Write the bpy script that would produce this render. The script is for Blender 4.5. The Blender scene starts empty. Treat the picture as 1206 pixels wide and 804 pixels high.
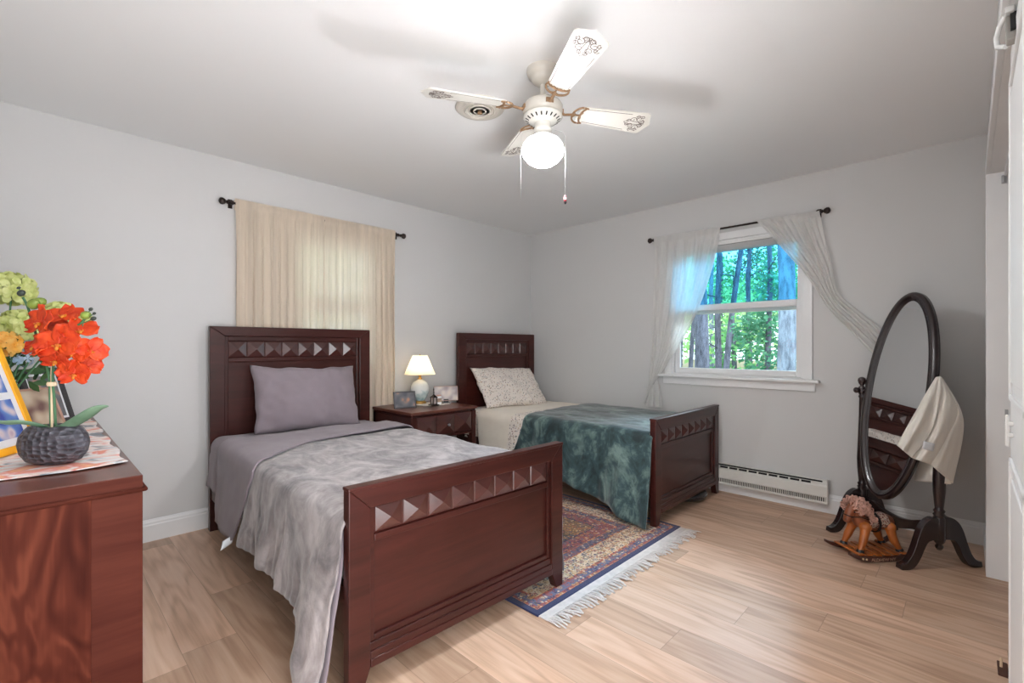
import bpy, bmesh, math, random
from mathutils import Vector, Matrix, noise as mnoise
R = math.radians
PI = math.pi
random.seed(7)
scene = bpy.context.scene
COL = scene.collection

# ------------------------------------------------------------------ camera
F_PX = 551.0
YAW = math.atan2(538, 551)
CAM = Vector((-3.911, -3.524, 1.168))
FW = Vector((math.cos(YAW), math.sin(YAW), 0))
RT = Vector((math.sin(YAW), -math.cos(YAW), 0))
UP = Vector((0, 0, 1))
cd = bpy.data.cameras.new('camera')
cam = bpy.data.objects.new('camera', cd)
COL.objects.link(cam)
cam.location = CAM
cam.rotation_euler = (R(90), 0, YAW - R(90))
cd.sensor_width = 36.0
cd.lens = F_PX / 1206.0 * 36.0
cd.shift_y = 6.0 / 1206.0
cd.clip_start = 0.02
cd.clip_end = 200
scene.camera = cam

# ------------------------------------------------------------------ light
GLOBE_STRENGTH = 238.0
FILL_LIGHT = 60.0
SKY_FILL = 1900.0
BULB_STRENGTH = 45.0
SKY_STRENGTH = 4.2
SUN_STRENGTH = 3.0
vs = scene.view_settings
scene.display_settings.display_device = 'sRGB'
vs.view_transform = 'Standard'
vs.look = 'None'
vs.exposure = 0.0
vs.gamma = 1.0
vs.use_curve_mapping = False
scene.cycles.use_denoising = True
scene.cycles.max_bounces = 10
scene.cycles.diffuse_bounces = 6
scene.cycles.transparent_max_bounces = 12
scene.cycles.sample_clamp_indirect = 6.0
scene.cycles.caustics_reflective = False
scene.cycles.caustics_refractive = False

world = bpy.data.worlds.new('sky')
scene.world = world
world.use_nodes = True
wn = world.node_tree
wn.nodes.clear()
wo = wn.nodes.new('ShaderNodeOutputWorld')
wb = wn.nodes.new('ShaderNodeBackground')
wb.inputs['Color'].default_value = (0.74, 0.90, 1.0, 1)
wb.inputs['Strength'].default_value = SKY_STRENGTH
wn.links.new(wb.outputs[0], wo.inputs[0])
sd = bpy.data.lights.new('sun', 'SUN')
sd.energy = SUN_STRENGTH
sd.angle = R(3)
sd.color = (1.0, 0.95, 0.85)
sun = bpy.data.objects.new('sun', sd)
COL.objects.link(sun)
sun.rotation_euler = (R(50), R(8), R(-60))     # from behind the house, onto the wood

ad = bpy.data.lights.new('fill_light', 'AREA')          # added fill lamp behind the camera, brightens the whole room
ad.shape = 'RECTANGLE'; ad.size = 1.05; ad.size_y = 1.95
ad.energy = FILL_LIGHT
ad.color = (0.94, 0.97, 1.0)
al = bpy.data.objects.new('fill_light', ad)
COL.objects.link(al)
al.location = (-3.55, -3.66, 1.03)
al.rotation_euler = (R(105), 0, 0)             # shining along +y into the room

kd = bpy.data.lights.new('sky_fill', 'AREA')               # added lamp that boosts the sky light through the bright window
kd.shape = 'RECTANGLE'; kd.size = 3.4; kd.size_y = 2.4
kd.energy = SKY_FILL
kd.color = (0.70, 0.86, 1.0)
kl = bpy.data.objects.new('sky_fill', kd)
COL.objects.link(kl)
kl.location = (6.2, -2.6, 6.0)
kl.rotation_euler = (Vector((0, -2.15, 1.55)) - Vector((6.2, -2.6, 6.0))).to_track_quat('-Z', 'Y').to_euler()

# ------------------------------------------------------------------ helpers
def pt(x, y, d):
    """point of the room seen at photo pixel x, y at depth d metres along the view"""
    return CAM + d * (FW + RT * ((x - 603) / F_PX) - UP * ((y - 408) / F_PX))

def tag(o, label, cat, group=None, kind=None):
    o['label'] = label
    o['category'] = cat
    if group: o['group'] = group
    if kind: o['kind'] = kind
    return o

def thing(name, label, cat, loc=(0, 0, 0), rz=0.0, group=None):
    o = bpy.data.objects.new(name, None)
    o.empty_display_size = 0.05
    COL.objects.link(o)
    o.location = loc
    o.rotation_euler = (0, 0, rz)
    return tag(o, label, cat, group)

def link(name, me, mat, parent=None, smooth=None):
    o = bpy.data.objects.new(name, me)
    COL.objects.link(o)
    if mat is not None and len(me.materials) == 0:
        me.materials.append(mat)
    if parent is not None: o.parent = parent
    if smooth is not None:
        for p in me.polygons: p.use_smooth = smooth
    return o

def dup(root, loc=None, rz=None):
    def cp(o, par):
        c = o.copy()
        COL.objects.link(c)
        c.parent = par
        for ch in list(o.children): cp(ch, c)
        return c
    r = cp(root, root.parent)
    if loc is not None: r.location = loc
    if rz is not None: r.rotation_euler = (0, 0, rz)
    return r

class MB:
    """collects shapes into one mesh"""
    def __init__(s):
        s.v = []; s.f = []; s.sm = []; s.M = None
    def add(s, vs_, fs, smooth=False):
        b = len(s.v)
        for p in vs_:
            p = Vector(p)
            if s.M is not None: p = s.M @ p
            s.v.append(p)
        for f in fs:
            s.f.append([i + b for i in f]); s.sm.append(smooth)
        return s
    def box(s, x0, x1, y0, y1, z0, z1):
        P = [(x0,y0,z0),(x1,y0,z0),(x1,y1,z0),(x0,y1,z0),(x0,y0,z1),(x1,y0,z1),(x1,y1,z1),(x0,y1,z1)]
        return s.add(P, [(0,3,2,1),(4,5,6,7),(0,1,5,4),(1,2,6,5),(2,3,7,6),(3,0,4,7)])
    def prism(s, poly, axis, a0, a1, smooth=False):
        """poly of 2D points, extruded along axis ('x','y','z') from a0 to a1"""
        n = len(poly)
        def mk(p, a):
            if axis == 'x': return (a, p[0], p[1])
            if axis == 'y': return (p[0], a, p[1])
            return (p[0], p[1], a)
        P = [mk(p, a0) for p in poly] + [mk(p, a1) for p in poly]
        fs = [list(range(n))[::-1], list(range(n, 2*n))]
        b = len(s.v)
        s.add(P, fs, False)
        for i in range(n):
            j = (i+1) % n
            s.f.append([b+i, b+j, b+n+j, b+n+i]); s.sm.append(smooth)
        return s
    def lathe(s, prof, c=(0,0,0), n=28, sx=1.0, sy=1.0, smooth=True, a0=0, a1=2*PI):
        full = abs(a1-a0-2*PI) < 1e-6
        m = n if full else n+1
        P = []; fs = []
        for r, z in prof:
            for i in range(m):
                a = a0 + (a1-a0)*i/n
                P.append((c[0]+r*math.cos(a)*sx, c[1]+r*math.sin(a)*sy, c[2]+z))
        for k in range(len(prof)-1):
            for i in range(n):
                j = (i+1) % m
                fs.append((k*m+i, k*m+j, (k+1)*m+j, (k+1)*m+i))
        s.add(P, fs, smooth)
        if full:
            if prof[0][0] > 1e-4: s.add([P[i] for i in range(m)], [list(range(m))[::-1]])
            if prof[-1][0] > 1e-4: s.add([P[(len(prof)-1)*m+i] for i in range(m)], [list(range(m))])
        return s
    def tube(s, pts, rad, n=8, closed=False, flat=1.0, smooth=True, upv=None):
        pts = [Vector(p) for p in pts]
        N = len(pts)
        if not hasattr(rad, '__len__'): rad = [rad]*N
        P = []; fs = []
        prev = None
        for i, p in enumerate(pts):
            if closed: t = pts[(i+1) % N] - pts[i-1]
            else: t = pts[min(i+1, N-1)] - pts[max(i-1, 0)]
            if t.length < 1e-9: t = Vector((0,0,1))
            t.normalize()
            if upv is not None: ref = Vector(upv)
            elif prev is not None: ref = prev
            else: ref = Vector((0,0,1)) if abs(t.z) < .9 else Vector((1,0,0))
            a = t.cross(ref)
            if a.length < 1e-6: a = t.cross(Vector((1,0.3,0)))
            a.normalize()
            b = a.cross(t); b.normalize()
            prev = b
            for k in range(n):
                q = 2*PI*k/n
                P.append(p + rad[i]*(a*math.cos(q) + b*math.sin(q)*flat))
        m = N if closed else N-1
        for i in range(m):
            i2 = (i+1) % N
            for k in range(n):
                k2 = (k+1) % n
                fs.append((i*n+k, i*n+k2, i2*n+k2, i2*n+k))
        s.add(P, fs, smooth)
        if not closed:
            s.add(P[:n], [list(range(n))[::-1]])
            s.add(P[-n:], [list(range(n))])
        return s
    def ball(s, c, r, n=14, m=9, sc=(1,1,1), smooth=True):
        P = []; fs = []
        for i in range(m+1):
            th = PI*i/m
            for k in range(n):
                ph = 2*PI*k/n
                P.append((c[0]+r*sc[0]*math.sin(th)*math.cos(ph), c[1]+r*sc[1]*math.sin(th)*math.sin(ph), c[2]+r*sc[2]*math.cos(th)))
        for i in range(m):
            for k in range(n):
                k2 = (k+1) % n
                fs.append((i*n+k, (i+1)*n+k, (i+1)*n+k2, i*n+k2))
        return s.add(P, fs, smooth)
    def grid(s, fn, nu, nv, smooth=True):
        P = [fn(i/nu, j/nv) for j in range(nv+1) for i in range(nu+1)]
        fs = [(j*(nu+1)+i, j*(nu+1)+i+1, (j+1)*(nu+1)+i+1, (j+1)*(nu+1)+i) for j in range(nv) for i in range(nu)]
        return s.add(P, fs, smooth)
    def build(s, name, mat, parent=None, bevel=0.0, seg=2, weld=False, solid=0.0, sub=0, uv=False):
        me = bpy.data.meshes.new(name)
        me.from_pydata([tuple(p) for p in s.v], [], s.f)
        for p, k in zip(me.polygons, s.sm): p.use_smooth = k
        if weld:
            bm = bmesh.new(); bm.from_mesh(me)
            bmesh.ops.remove_doubles(bm, verts=bm.verts, dist=1e-5)
            bmesh.ops.recalc_face_normals(bm, faces=bm.faces)
            bm.to_mesh(me); bm.free()
        me.update()
        o = link(name, me, mat, parent)
        if solid:
            m = o.modifiers.new('solid', 'SOLIDIFY'); m.thickness = solid; m.offset = 0
        if bevel:
            m = o.modifiers.new('bevel', 'BEVEL'); m.width = bevel; m.segments = seg; m.limit_method = 'ANGLE'; m.angle_limit = R(35)
        if sub:
            m = o.modifiers.new('sub', 'SUBSURF'); m.levels = sub; m.render_levels = sub
        return o

def struct(mb, name, mat, parent=None, **kw):
    o = mb.build(name, mat, parent, **kw)
    if parent is None: o['kind'] = 'structure'
    return o

def lerp(a, b, t): return a + (b-a)*t
def poly_at(pts, t):
    n = len(pts)-1
    x = min(max(t, 0), 1)*n
    i = min(int(x), n-1)
    f = x-i
    return tuple(lerp(a, b, f) for a, b in zip(pts[i], pts[i+1]))
def smooth_at(pts, t):
    """Catmull-Rom through pts"""
    n = len(pts)-1
    x = min(max(t, 0), 1)*n
    i = min(int(x), n-1)
    f = x-i
    P = [Vector(pts[max(0, min(n, k))]) for k in (i-1, i, i+1, i+2)]
    return 0.5*((2*P[1]) + (P[2]-P[0])*f + (2*P[0]-5*P[1]+4*P[2]-P[3])*f*f + (3*P[1]-P[0]-3*P[2]+P[3])*f**3)
def nz(x, y=0.0, z=0.0): return mnoise.noise(Vector((x, y, z)))

# ------------------------------------------------------------------ materials
def srgb(r, g, b):
    def c(u):
        u /= 255.0
        return u/12.92 if u <= 0.04045 else ((u+0.055)/1.055)**2.4
    return (c(r), c(g), c(b), 1.0)

class NT:
    def __init__(s, name):
        s.m = bpy.data.materials.new(name)
        s.m.use_nodes = True
        s.t = s.m.node_tree
        s.b = s.t.nodes['Principled BSDF']
        s.out = s.t.nodes['Material Output']
    def n(s, typ, props=None, **ins):
        nd = s.t.nodes.new(typ)
        for k, v in (props or {}).items(): setattr(nd, k, v)
        for k, v in ins.items():
            key = int(k[1:]) if k[0] == 'i' and k[1:].isdigit() else k.replace('_', ' ')
            s.set(nd.inputs[key], v)
        return nd
    def set(s, inp, v):
        if isinstance(v, bpy.types.NodeSocket): s.t.links.new(v, inp)
        elif isinstance(v, bpy.types.Node): s.t.links.new(v.outputs[0], inp)
        else: inp.default_value = v
    def math(s, op, a, b=0.0, c=0.0, clamp=False):
        nd = s.n('ShaderNodeMath', {'operation': op, 'use_clamp': clamp}, i0=a, i1=b, i2=c)
        return nd.outputs[0]
    def mix(s, f, a, b, mode='MIX'):
        nd = s.t.nodes.new('ShaderNodeMix')
        nd.data_type = 'RGBA'; nd.blend_type = mode
        s.set(nd.inputs[0], f); s.set(nd.inputs[6], a); s.set(nd.inputs[7], b)
        return nd.outputs[2]
    def ramp(s, f, stops, interp='LINEAR'):
        nd = s.t.nodes.new('ShaderNodeValToRGB')
        cr = nd.color_ramp
        cr.interpolation = interp
        while len(cr.elements) < len(stops): cr.elements.new(0.5)
        for e, (p, c) in zip(cr.elements, stops):
            e.position = p; e.color = c if len(c) == 4 else (*c, 1)
        s.set(nd.inputs[0], f)
        return nd.outputs[0]
    def co(s, which='Object', scale=(1,1,1), rot=(0,0,0), loc=(0,0,0)):
        tc = s.t.nodes.new('ShaderNodeTexCoord')
        mp = s.n('ShaderNodeMapping', None, Vector=tc.outputs[which], Scale=scale, Rotation=rot, Location=loc)
        return mp.outputs[0]
    def pos(s):
        g = s.t.nodes.new('ShaderNodeNewGeometry')
        return g.outputs['Position']
    def noise(s, vec, scale=5, detail=3, rough=0.5, dist=0.0, out=0):
        nd = s.n('ShaderNodeTexNoise', None, Vector=vec, Scale=scale, Detail=detail, Roughness=rough, Distortion=dist)
        return nd.outputs[out]
    def base(s, color=None, rough=None, metal=None, coat=None, sheen=None, spec=None, coat_rough=None):
        b = s.b
        if color is not None: s.set(b.inputs['Base Color'], color)
        if rough is not None: s.set(b.inputs['Roughness'], rough)
        if metal is not None: s.set(b.inputs['Metallic'], metal)
        if coat is not None: s.set(b.inputs['Coat Weight'], coat)
        if coat_rough is not None: s.set(b.inputs['Coat Roughness'], coat_rough)
        if sheen is not None: s.set(b.inputs['Sheen Weight'], sheen)
        if spec is not None: s.set(b.inputs['Specular IOR Level'], spec)
        return s
    def bump(s, h, strength=0.3, dist=0.01):
        nd = s.n('ShaderNodeBump', None, Height=h, Strength=strength, Distance=dist)
        s.set(s.b.inputs['Normal'], nd.outputs[0])
        return s

def plain(name, rgb, rough=0.5, metal=0.0, coat=0.0, var=0.06, vscale=6.0, bump=0.0, bscale=60.0, **kw):
    t = NT(name)
    c = srgb(*rgb)
    lo = tuple(x*(1-var) for x in c[:3]) + (1,)
    hi = tuple(min(1, x*(1+var)) for x in c[:3]) + (1,)
    v = t.co()
    t.base(t.ramp(t.noise(v, vscale, 3), [(0.3, lo), (0.7, hi)]), rough, metal, coat, **kw)
    if bump: t.bump(t.noise(v, bscale, 3), bump, 0.004)
    return t.m

def wood(name, dark, light, axis='x', rough=0.32, coat=0.35, scale=1.0, fine=1.0, spec=0.5):
    t = NT(name)
    sc = {'x': (1.2, 14, 14), 'y': (14, 1.2, 14), 'z': (14, 14, 1.2)}[axis]
    v = t.co('Object', tuple(q*scale for q in sc))
    a = t.noise(v, 1.0, 5, 0.6, 0.6)
    b = t.noise(v, 5.0*fine, 3, 0.6)
    big = t.noise(t.co('Object', (2.2, 2.2, 2.2)), 1.0, 2)
    f = t.math('ADD', t.math('MULTIPLY', a, 0.55), t.math('ADD', t.math('MULTIPLY', b, 0.2), t.math('MULTIPLY', big, 0.3)))
    t.base(t.ramp(f, [(0.33, srgb(*dark)), (0.7, srgb(*light))]), rough, coat=coat, coat_rough=0.15, spec=spec)
    t.bump(b, 0.05, 0.002)
    return t.m

def fabric(name, rgb, rough=0.9, var=0.12, vscale=5.0, sheen=0.2, weave=900.0, bump=0.15, dist=0.0):
    t = NT(name)
    c = srgb(*rgb)
    lo = tuple(x*(1-var) for x in c[:3]) + (1,)
    hi = tuple(min(1, x*(1+var)) for x in c[:3]) + (1,)
    v = t.co()
    t.base(t.ramp(t.noise(v, vscale, 5, 0.6, dist), [(0.3, lo), (0.7, hi)]), rough, sheen=sheen)
    w = t.noise(v, weave, 1)
    t.bump(w, bump, 0.001)
    return t.m

M = {}
def mats():
    # walls and ceiling: painted plaster
    for nm, rgb in (('wall', (209, 208, 207)), ('ceil', (243, 243, 243))):
        t = NT(nm + '_paint')
        p = t.pos()
        c = srgb(*rgb)
        t.base(t.ramp(t.noise(p, 1.3, 2), [(0.3, tuple(x*0.985 for x in c[:3])), (0.7, c)]), 0.7, spec=0.3)
        t.bump(t.noise(p, 160, 2), 0.06, 0.002)
        M[nm] = t.m
    M['trim'] = plain('white_trim_paint', (232, 232, 232), 0.38, var=0.02)
    M['door'] = plain('white_door_paint', (236, 236, 236), 0.42, var=0.02)
    # floor planks along y, 0.18 wide
    t = NT('oak_plank_floor')
    p = t.pos()
    sx = t.n('ShaderNodeSeparateXYZ', None, Vector=p)
    u = t.math('DIVIDE', sx.outputs[0], 0.185)
    row = t.math('FLOOR', u)
    rnd = t.n('ShaderNodeTexWhiteNoise', {'noise_dimensions': '1D'}, W=row)
    yo = t.math('DIVIDE', t.math('ADD', sx.outputs[1], t.math('MULTIPLY', rnd.outputs[0], 1.25)), 1.25)
    colm = t.math('FLOOR', yo)
    cv = t.n('ShaderNodeCombineXYZ', None, X=row, Y=colm, Z=3.0)
    wn2 = t.n('ShaderNodeTexWhiteNoise', {'noise_dimensions': '3D'}, Vector=cv.outputs[0])
    r2 = wn2.outputs[0]
    # grain coordinates, shifted plank by plank
    gx = t.math('ADD', sx.outputs[0], t.math('MULTIPLY', r2, 17.0))
    gy = t.math('ADD', sx.outputs[1], t.math('MULTIPLY', r2, 9.0))
    gv = t.n('ShaderNodeCombineXYZ', None, X=t.math('MULTIPLY', gx, 8.5), Y=t.math('MULTIPLY', gy, 1.15), Z=0.0)
    warp = t.noise(gv.outputs[0], 0.9, 2, 0.5, 0.0)
    rings = t.math('SINE', t.math('MULTIPLY', warp, 42.0))
    rings = t.math('MULTIPLY', t.math('ADD', rings, 1.0), 0.5)
    fv = t.n('ShaderNodeCombineXYZ', None, X=t.math('MULTIPLY', gx, 60.0), Y=t.math('MULTIPLY', gy, 2.0), Z=0.0)
    fine = t.noise(fv.outputs[0], 1.0, 4, 0.6)
    f = t.math('ADD', t.math('MULTIPLY', rings, 0.16), t.math('ADD', t.math('MULTIPLY', fine, 0.42), t.math('MULTIPLY', warp, 0.42)))
    c = t.ramp(f, [(0.25, srgb(168, 132, 106)), (0.5, srgb(206, 171, 145)), (0.78, srgb(226, 198, 176))])
    tint = t.ramp(r2, [(0.0, (0.76, 0.73, 0.70, 1)), (0.5, (0.95, 0.94, 0.93, 1)), (1.0, (1.10, 1.08, 1.07, 1))])
    c = t.mix(1.0, c, tint, 'MULTIPLY')
    fx = t.math('FRACT', u); fy = t.math('FRACT', yo)
    ex = t.math('LESS_THAN', t.math('MINIMUM', fx, t.math('SUBTRACT', 1.0, fx)), 0.006)
    ey = t.math('LESS_THAN', t.math('MINIMUM', fy, t.math('SUBTRACT', 1.0, fy)), 0.0011)
    e = t.math('MAXIMUM', ex, ey)
    c = t.mix(t.math('MULTIPLY', e, 0.42), c, srgb(104, 74, 54))
    t.base(c, t.math('ADD', 0.34, t.math('MULTIPLY', fine, 0.14)), spec=0.6)
    t.bump(t.math('SUBTRACT', t.math('MULTIPLY', fine, 0.2), e), 0.12, 0.002)
    M['floor'] = t.m
    M['maho_x'] = wood('mahogany_wood_across', (40, 15, 12), (74, 34, 29), 'x', coat=0.15, spec=0.3)
    M['maho_z'] = wood('mahogany_wood_upright', (40, 15, 12), (72, 34, 28), 'z', coat=0.15, spec=0.3)
    M['maho_y'] = wood('mahogany_wood_lengthwise', (40, 16, 13), (72, 36, 29), 'y', coat=0.15, spec=0.3)
    M['stud'] = wood('mahogany_stud_wood', (46, 19, 16), (80, 40, 35), 'x', rough=0.28, coat=0.35)
    M['ebony'] = wood('dark_cherry_wood', (22, 14, 16), (46, 30, 30), 'z', rough=0.25, coat=0.5)
    # dresser end panel with cathedral grain
    t = NT('dresser_panel_wood')
    v = t.co('Object', (5.0, 5.0, 1.3))
    w = t.noise(v, 1.1, 3, 0.55, 0.9)
    rg = t.math('MULTIPLY', t.math('ADD', t.math('SINE', t.math('MULTIPLY', w, 60.0)), 1.0), 0.5)
    fi = t.noise(t.co('Object', (60, 60, 3)), 1.0, 3)
    f = t.math('ADD', t.math('MULTIPLY', rg, 0.22), t.math('ADD', t.math('MULTIPLY', fi, 0.35), t.math('MULTIPLY', w, 0.5)))
    t.base(t.ramp(f, [(0.3, srgb(54, 21, 15)), (0.55, srgb(78, 36, 26)), (0.8, srgb(110, 58, 42))]), 0.6, spec=0.05)
    M['dpanel'] = t.m
    M['dtop'] = wood('dresser_top_wood', (70, 36, 29), (112, 66, 54), 'y', rough=0.3, coat=0.12)
    M['drail'] = wood('dresser_wood', (60, 26, 20), (86, 44, 34), 'x', rough=0.6, coat=0.0, spec=0.05)
    # fabrics
    M['mauve'] = fabric('mauve_grey_cotton', (138, 126, 133), var=0.06, weave=1400)
    M['mattress'] = fabric('mattress_ticking', (206, 200, 190), var=0.05)
    def plush(nm, dark, mid, light, sc):
        t = NT(nm)
        v = t.co('Object', (1.5, 1.0, 0.55))
        a = t.noise(v, sc, 6, 0.68, 1.2)
        b = t.noise(t.co('Object', (1, 0.45, 0.45)), sc*5, 3, 0.6, 0.8)
        f = t.math('ADD', t.math('MULTIPLY', a, 0.75), t.math('MULTIPLY', b, 0.25))
        t.base(t.ramp(f, [(0.39, srgb(*dark)), (0.5, srgb(*mid)), (0.62, srgb(*light))]), 0.75, sheen=0.45)
        t.set(t.b.inputs['Sheen Roughness'], 0.4)
        t.bump(t.math('ADD', f, t.math('MULTIPLY', t.noise(v, 400, 2), 0.25)), 0.3, 0.006)
        return t.m
    M['grey_plush'] = plush('grey_plush_fleece', (104, 98, 100), (146, 138, 138), (182, 174, 174), 4.0)
    M['teal_plush'] = plush('teal_plush_velvet', (24, 42, 45), (46, 70, 73), (108, 130, 125), 4.6)
    M['cream'] = fabric('cream_cotton', (232, 223, 209), var=0.05)
    # floral prints
    def floral(nm, basec, cols, sc, thr):
        t = NT(nm)
        v = t.co('Object', (sc, sc, sc))
        vo = t.n('ShaderNodeTexVoronoi', None, Vector=v, Scale=1.0, Randomness=1.0)
        wob = t.noise(v, 3.2, 2)
        d = t.math('ADD', vo.outputs['Distance'], t.math('MULTIPLY', wob, 0.35))
        msk = t.math('LESS_THAN', d, thr)
        sep = t.n('ShaderNodeSeparateColor', None, Color=vo.outputs['Color'])
        pc = t.ramp(sep.outputs[0], [(i/len(cols), srgb(*c)) for i, c in enumerate(cols)], 'CONSTANT')
        t.base(t.mix(msk, srgb(*basec), pc), 0.9, sheen=0.15)
        t.bump(t.noise(v, 40, 2), 0.1, 0.001)
        return t.m
    fc = [(120, 74, 70), (96, 104, 92), (152, 104, 96), (100, 96, 104), (184, 150, 110), (134, 120, 96)]
    M['floral'] = floral('small_floral_print_cotton', (232, 223, 214), fc, 62, 0.46)
    M['floral_band'] = floral('floral_border_cotton', (230, 220, 210), fc, 60, 0.47)
    # curtain cloths (let some light through)
    def sheer(nm, rgb, trl, alpha, stripes, lo_=0.90):
        t = NT(nm)
        v = t.co('Object', (26, 26, 0.35))
        n1 = t.noise(v, 1.0, 4, 0.6)
        c = srgb(*rgb)
        lo = tuple(x*lo_ for x in c[:3]) + (1,)
        cc = t.ramp(n1, [(0.3, lo), (0.7, c)]) if stripes else c
        t.base(cc, 0.9, sheen=0.1)
        tr = t.n('ShaderNodeBsdfTranslucent', None, Color=cc)
        m1 = t.n('ShaderNodeMixShader', None, i0=trl)
        t.set(m1.inputs[1], t.b.outputs[0]); t.set(m1.inputs[2], tr.outputs[0])
        tp = t.n('ShaderNodeBsdfTransparent', None)
        m2 = t.n('ShaderNodeMixShader', None, i0=alpha)
        t.set(m2.inputs[1], m1.outputs[0]); t.set(m2.inputs[2], tp.outputs[0])
        t.set(t.out.inputs['Surface'], m2.outputs[0])
        return t.m
    M['curtA'] = sheer('beige_curtain_cloth', (238, 222, 202), 0.26, 0.02, True, 0.78)  # darker colour streaks put extra fold shading into the cloth
    M['curtB'] = sheer('white_sheer_curtain_cloth', (248, 247, 244), 0.30, 0.17, True)
    M['linen'] = sheer('white_linen_cloth', (242, 236, 226), 0.12, 0.0, True)
    M['bronze'] = plain('dark_bronze_metal', (48, 38, 34), 0.35, 0.7)
    M['black'] = plain('black_plastic', (22, 22, 26), 0.3, coat=0.3)
    M['dark'] = plain('dark_recess', (24, 22, 22), 0.8)
    M['greyp'] = plain('grey_plastic', (150, 146, 140), 0.4)
    M['whitep'] = plain('glossy_white_plastic', (236, 236, 234), 0.2, coat=0.4)
    M['heater'] = plain('heater_enamel', (222, 220, 214), 0.35)
    M['steel'] = plain('steel', (170, 170, 172), 0.3, 0.9)
    M['brass'] = plain('brass', (196, 152, 84), 0.3, 0.85, var=0.1)
    M['fan'] = plain('fan_white_enamel', (226, 222, 214), 0.3, coat=0.3, var=0.02)
    M['fanhouse'] = plain('fan_housing_enamel', (206, 200, 190), 0.35, coat=0.3, var=0.02)
    M['stencil'] = plain('stencil_brown', (92, 76, 70), 0.6)
    M['gold_iron'] = plain('antique_gold_metal', (150, 118, 88), 0.45, 0.4, var=0.2, vscale=60)
    # rug
    t = NT('persian_rug_pile')
    v = t.co('Object')
    sx = t.n('ShaderNodeSeparateXYZ', None, Vector=v)
    ax = t.math('ABSOLUTE', sx.outputs[0]); ay = t.math('ABSOLUTE', sx.outputs[1])
    d = t.math('MINIMUM', t.math('SUBTRACT', 0.70, ax), t.math('SUBTRACT', 1.03, ay))
    navy = srgb(28, 34, 78); cream = srgb(212, 190, 160); red = srgb(150, 66, 54); org = srgb(196, 116, 66)
    blue = srgb(92, 90, 116); mar = srgb(140, 70, 76); fld = srgb(48, 40, 34); gold = srgb(186, 140, 82)
    T = 0.5
    bands = [(0.0, navy), (0.030, org), (0.036, red), (0.050, blue), (0.085, red), (0.098, org), (0.105, cream), (0.230, org), (0.240, blue),
             (0.290, org), (0.297, mar), (0.385, navy), (0.40, fld)]
    base = t.ramp(t.math('DIVIDE', d, T), [(a/T, c) for a, c in bands], 'CONSTANT')
    # small repeating motifs
    vo = t.n('ShaderNodeTexVoronoi', None, Vector=v, Scale=64.0, Randomness=0.6)
    sepc = t.n('ShaderNodeSeparateColor', None, Color=vo.outputs['Color'])
    mot = t.ramp(sepc.outputs[0], [(0.0, navy), (0.2, cream), (0.4, red), (0.55, gold), (0.7, blue), (0.85, srgb(70, 62, 60))], 'CONSTANT')
    n1 = t.noise(v, 90, 2)
    mk = t.math('LESS_THAN', t.math('ADD', vo.outputs['Distance'], t.math('MULTIPLY', n1, 0.5)), 0.70)
    inband = t.math('GREATER_THAN', d, 0.032)
    c = t.mix(t.math('MULTIPLY', t.math('MULTIPLY', mk, inband), 0.85), base, mot)
    # vines
    vn = t.math('ABSOLUTE', t.math('SUBTRACT', t.noise(v, 26, 2, 0.4, 1.5), 0.5))
    vine = t.math('MULTIPLY', t.math('LESS_THAN', vn, 0.022), t.math('GREATER_THAN', d, 0.105))
    c = t.mix(t.math('MULTIPLY', vine, 0.8), c, t.mix(t.math('GREATER_THAN', d, 0.40), srgb(76, 50, 44), gold))
    vo2 = t.n('ShaderNodeTexVoronoi', None, Vector=v, Scale=24.0, Randomness=0.35)
    s2 = t.n('ShaderNodeSeparateColor', None, Color=vo2.outputs['Color'])
    m2c = t.ramp(s2.outputs[1], [(0.0, red), (0.25, navy), (0.45, gold), (0.65, mar), (0.82, srgb(86, 96, 110))], 'CONSTANT')
    ring = t.math('LESS_THAN', t.math('ABSOLUTE', t.math('SUBTRACT', vo2.outputs['Distance'], 0.27)), 0.055)
    core = t.math('LESS_THAN', vo2.outputs['Distance'], 0.13)
    c = t.mix(t.math('MULTIPLY', t.math('MULTIPLY', t.math('MAXIMUM', ring, core), inband), 0.75), c, m2c)
    # central medallion and corner pieces
    rr = t.math('ADD', t.math('MULTIPLY', t.math('POWER', t.math('DIVIDE', ax, 0.22), 1.2), 1.0), t.math('POWER', t.math('DIVIDE', ay, 0.36), 1.2))
    ang = t.math('MULTIPLY', t.math('SINE', t.math('MULTIPLY', t.math('ARCTAN2', ay, ax), 12.0)), 0.12)
    med = t.math('LESS_THAN', t.math('ADD', rr, ang), 1.0)
    c = t.mix(t.math('MULTIPLY', med, 0.6), c, srgb(150, 66, 50))
    q = t.math('ADD', t.math('POWER', t.math('DIVIDE', t.math('SUBTRACT', 0.30, ax), 0.2), 2.0), t.math('POWER', t.math('DIVIDE', t.math('SUBTRACT', 0.63, ay), 0.26), 2.0))
    cor = t.math('MULTIPLY', t.math('LESS_THAN', q, 1.0), t.math('GREATER_THAN', d, 0.40))
    c = t.mix(t.math('MULTIPLY', cor, 0.22), c, gold)
    t.base(c, 0.95, sheen=0.2)
    t.bump(t.noise(v, 500, 2), 0.5, 0.003)
    M['rug'] = t.m
    M['fringe'] = fabric('ivory_cotton_fringe', (200, 192, 188), var=0.12, vscale=30)
    # ceramics
    t = NT('lamp_porcelain')
    v = t.co('Object')
    z = t.n('ShaderNodeSeparateXYZ', None, Vector=v).outputs[2]
    pat = t.noise(v, 26, 3)
    f = t.math('ADD', t.math('MULTIPLY', z, 5.0), t.math('MULTIPLY', pat, 0.9))
    t.base(t.ramp(f, [(0.35, srgb(84, 112, 120)), (0.6, srgb(150, 176, 180)), (0.95, srgb(212, 222, 220)), (1.0, srgb(232, 234, 230))]), 0.15, coat=0.6)
    M['porcelain'] = t.m
    t = NT('lamp_shade_cloth')
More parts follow.
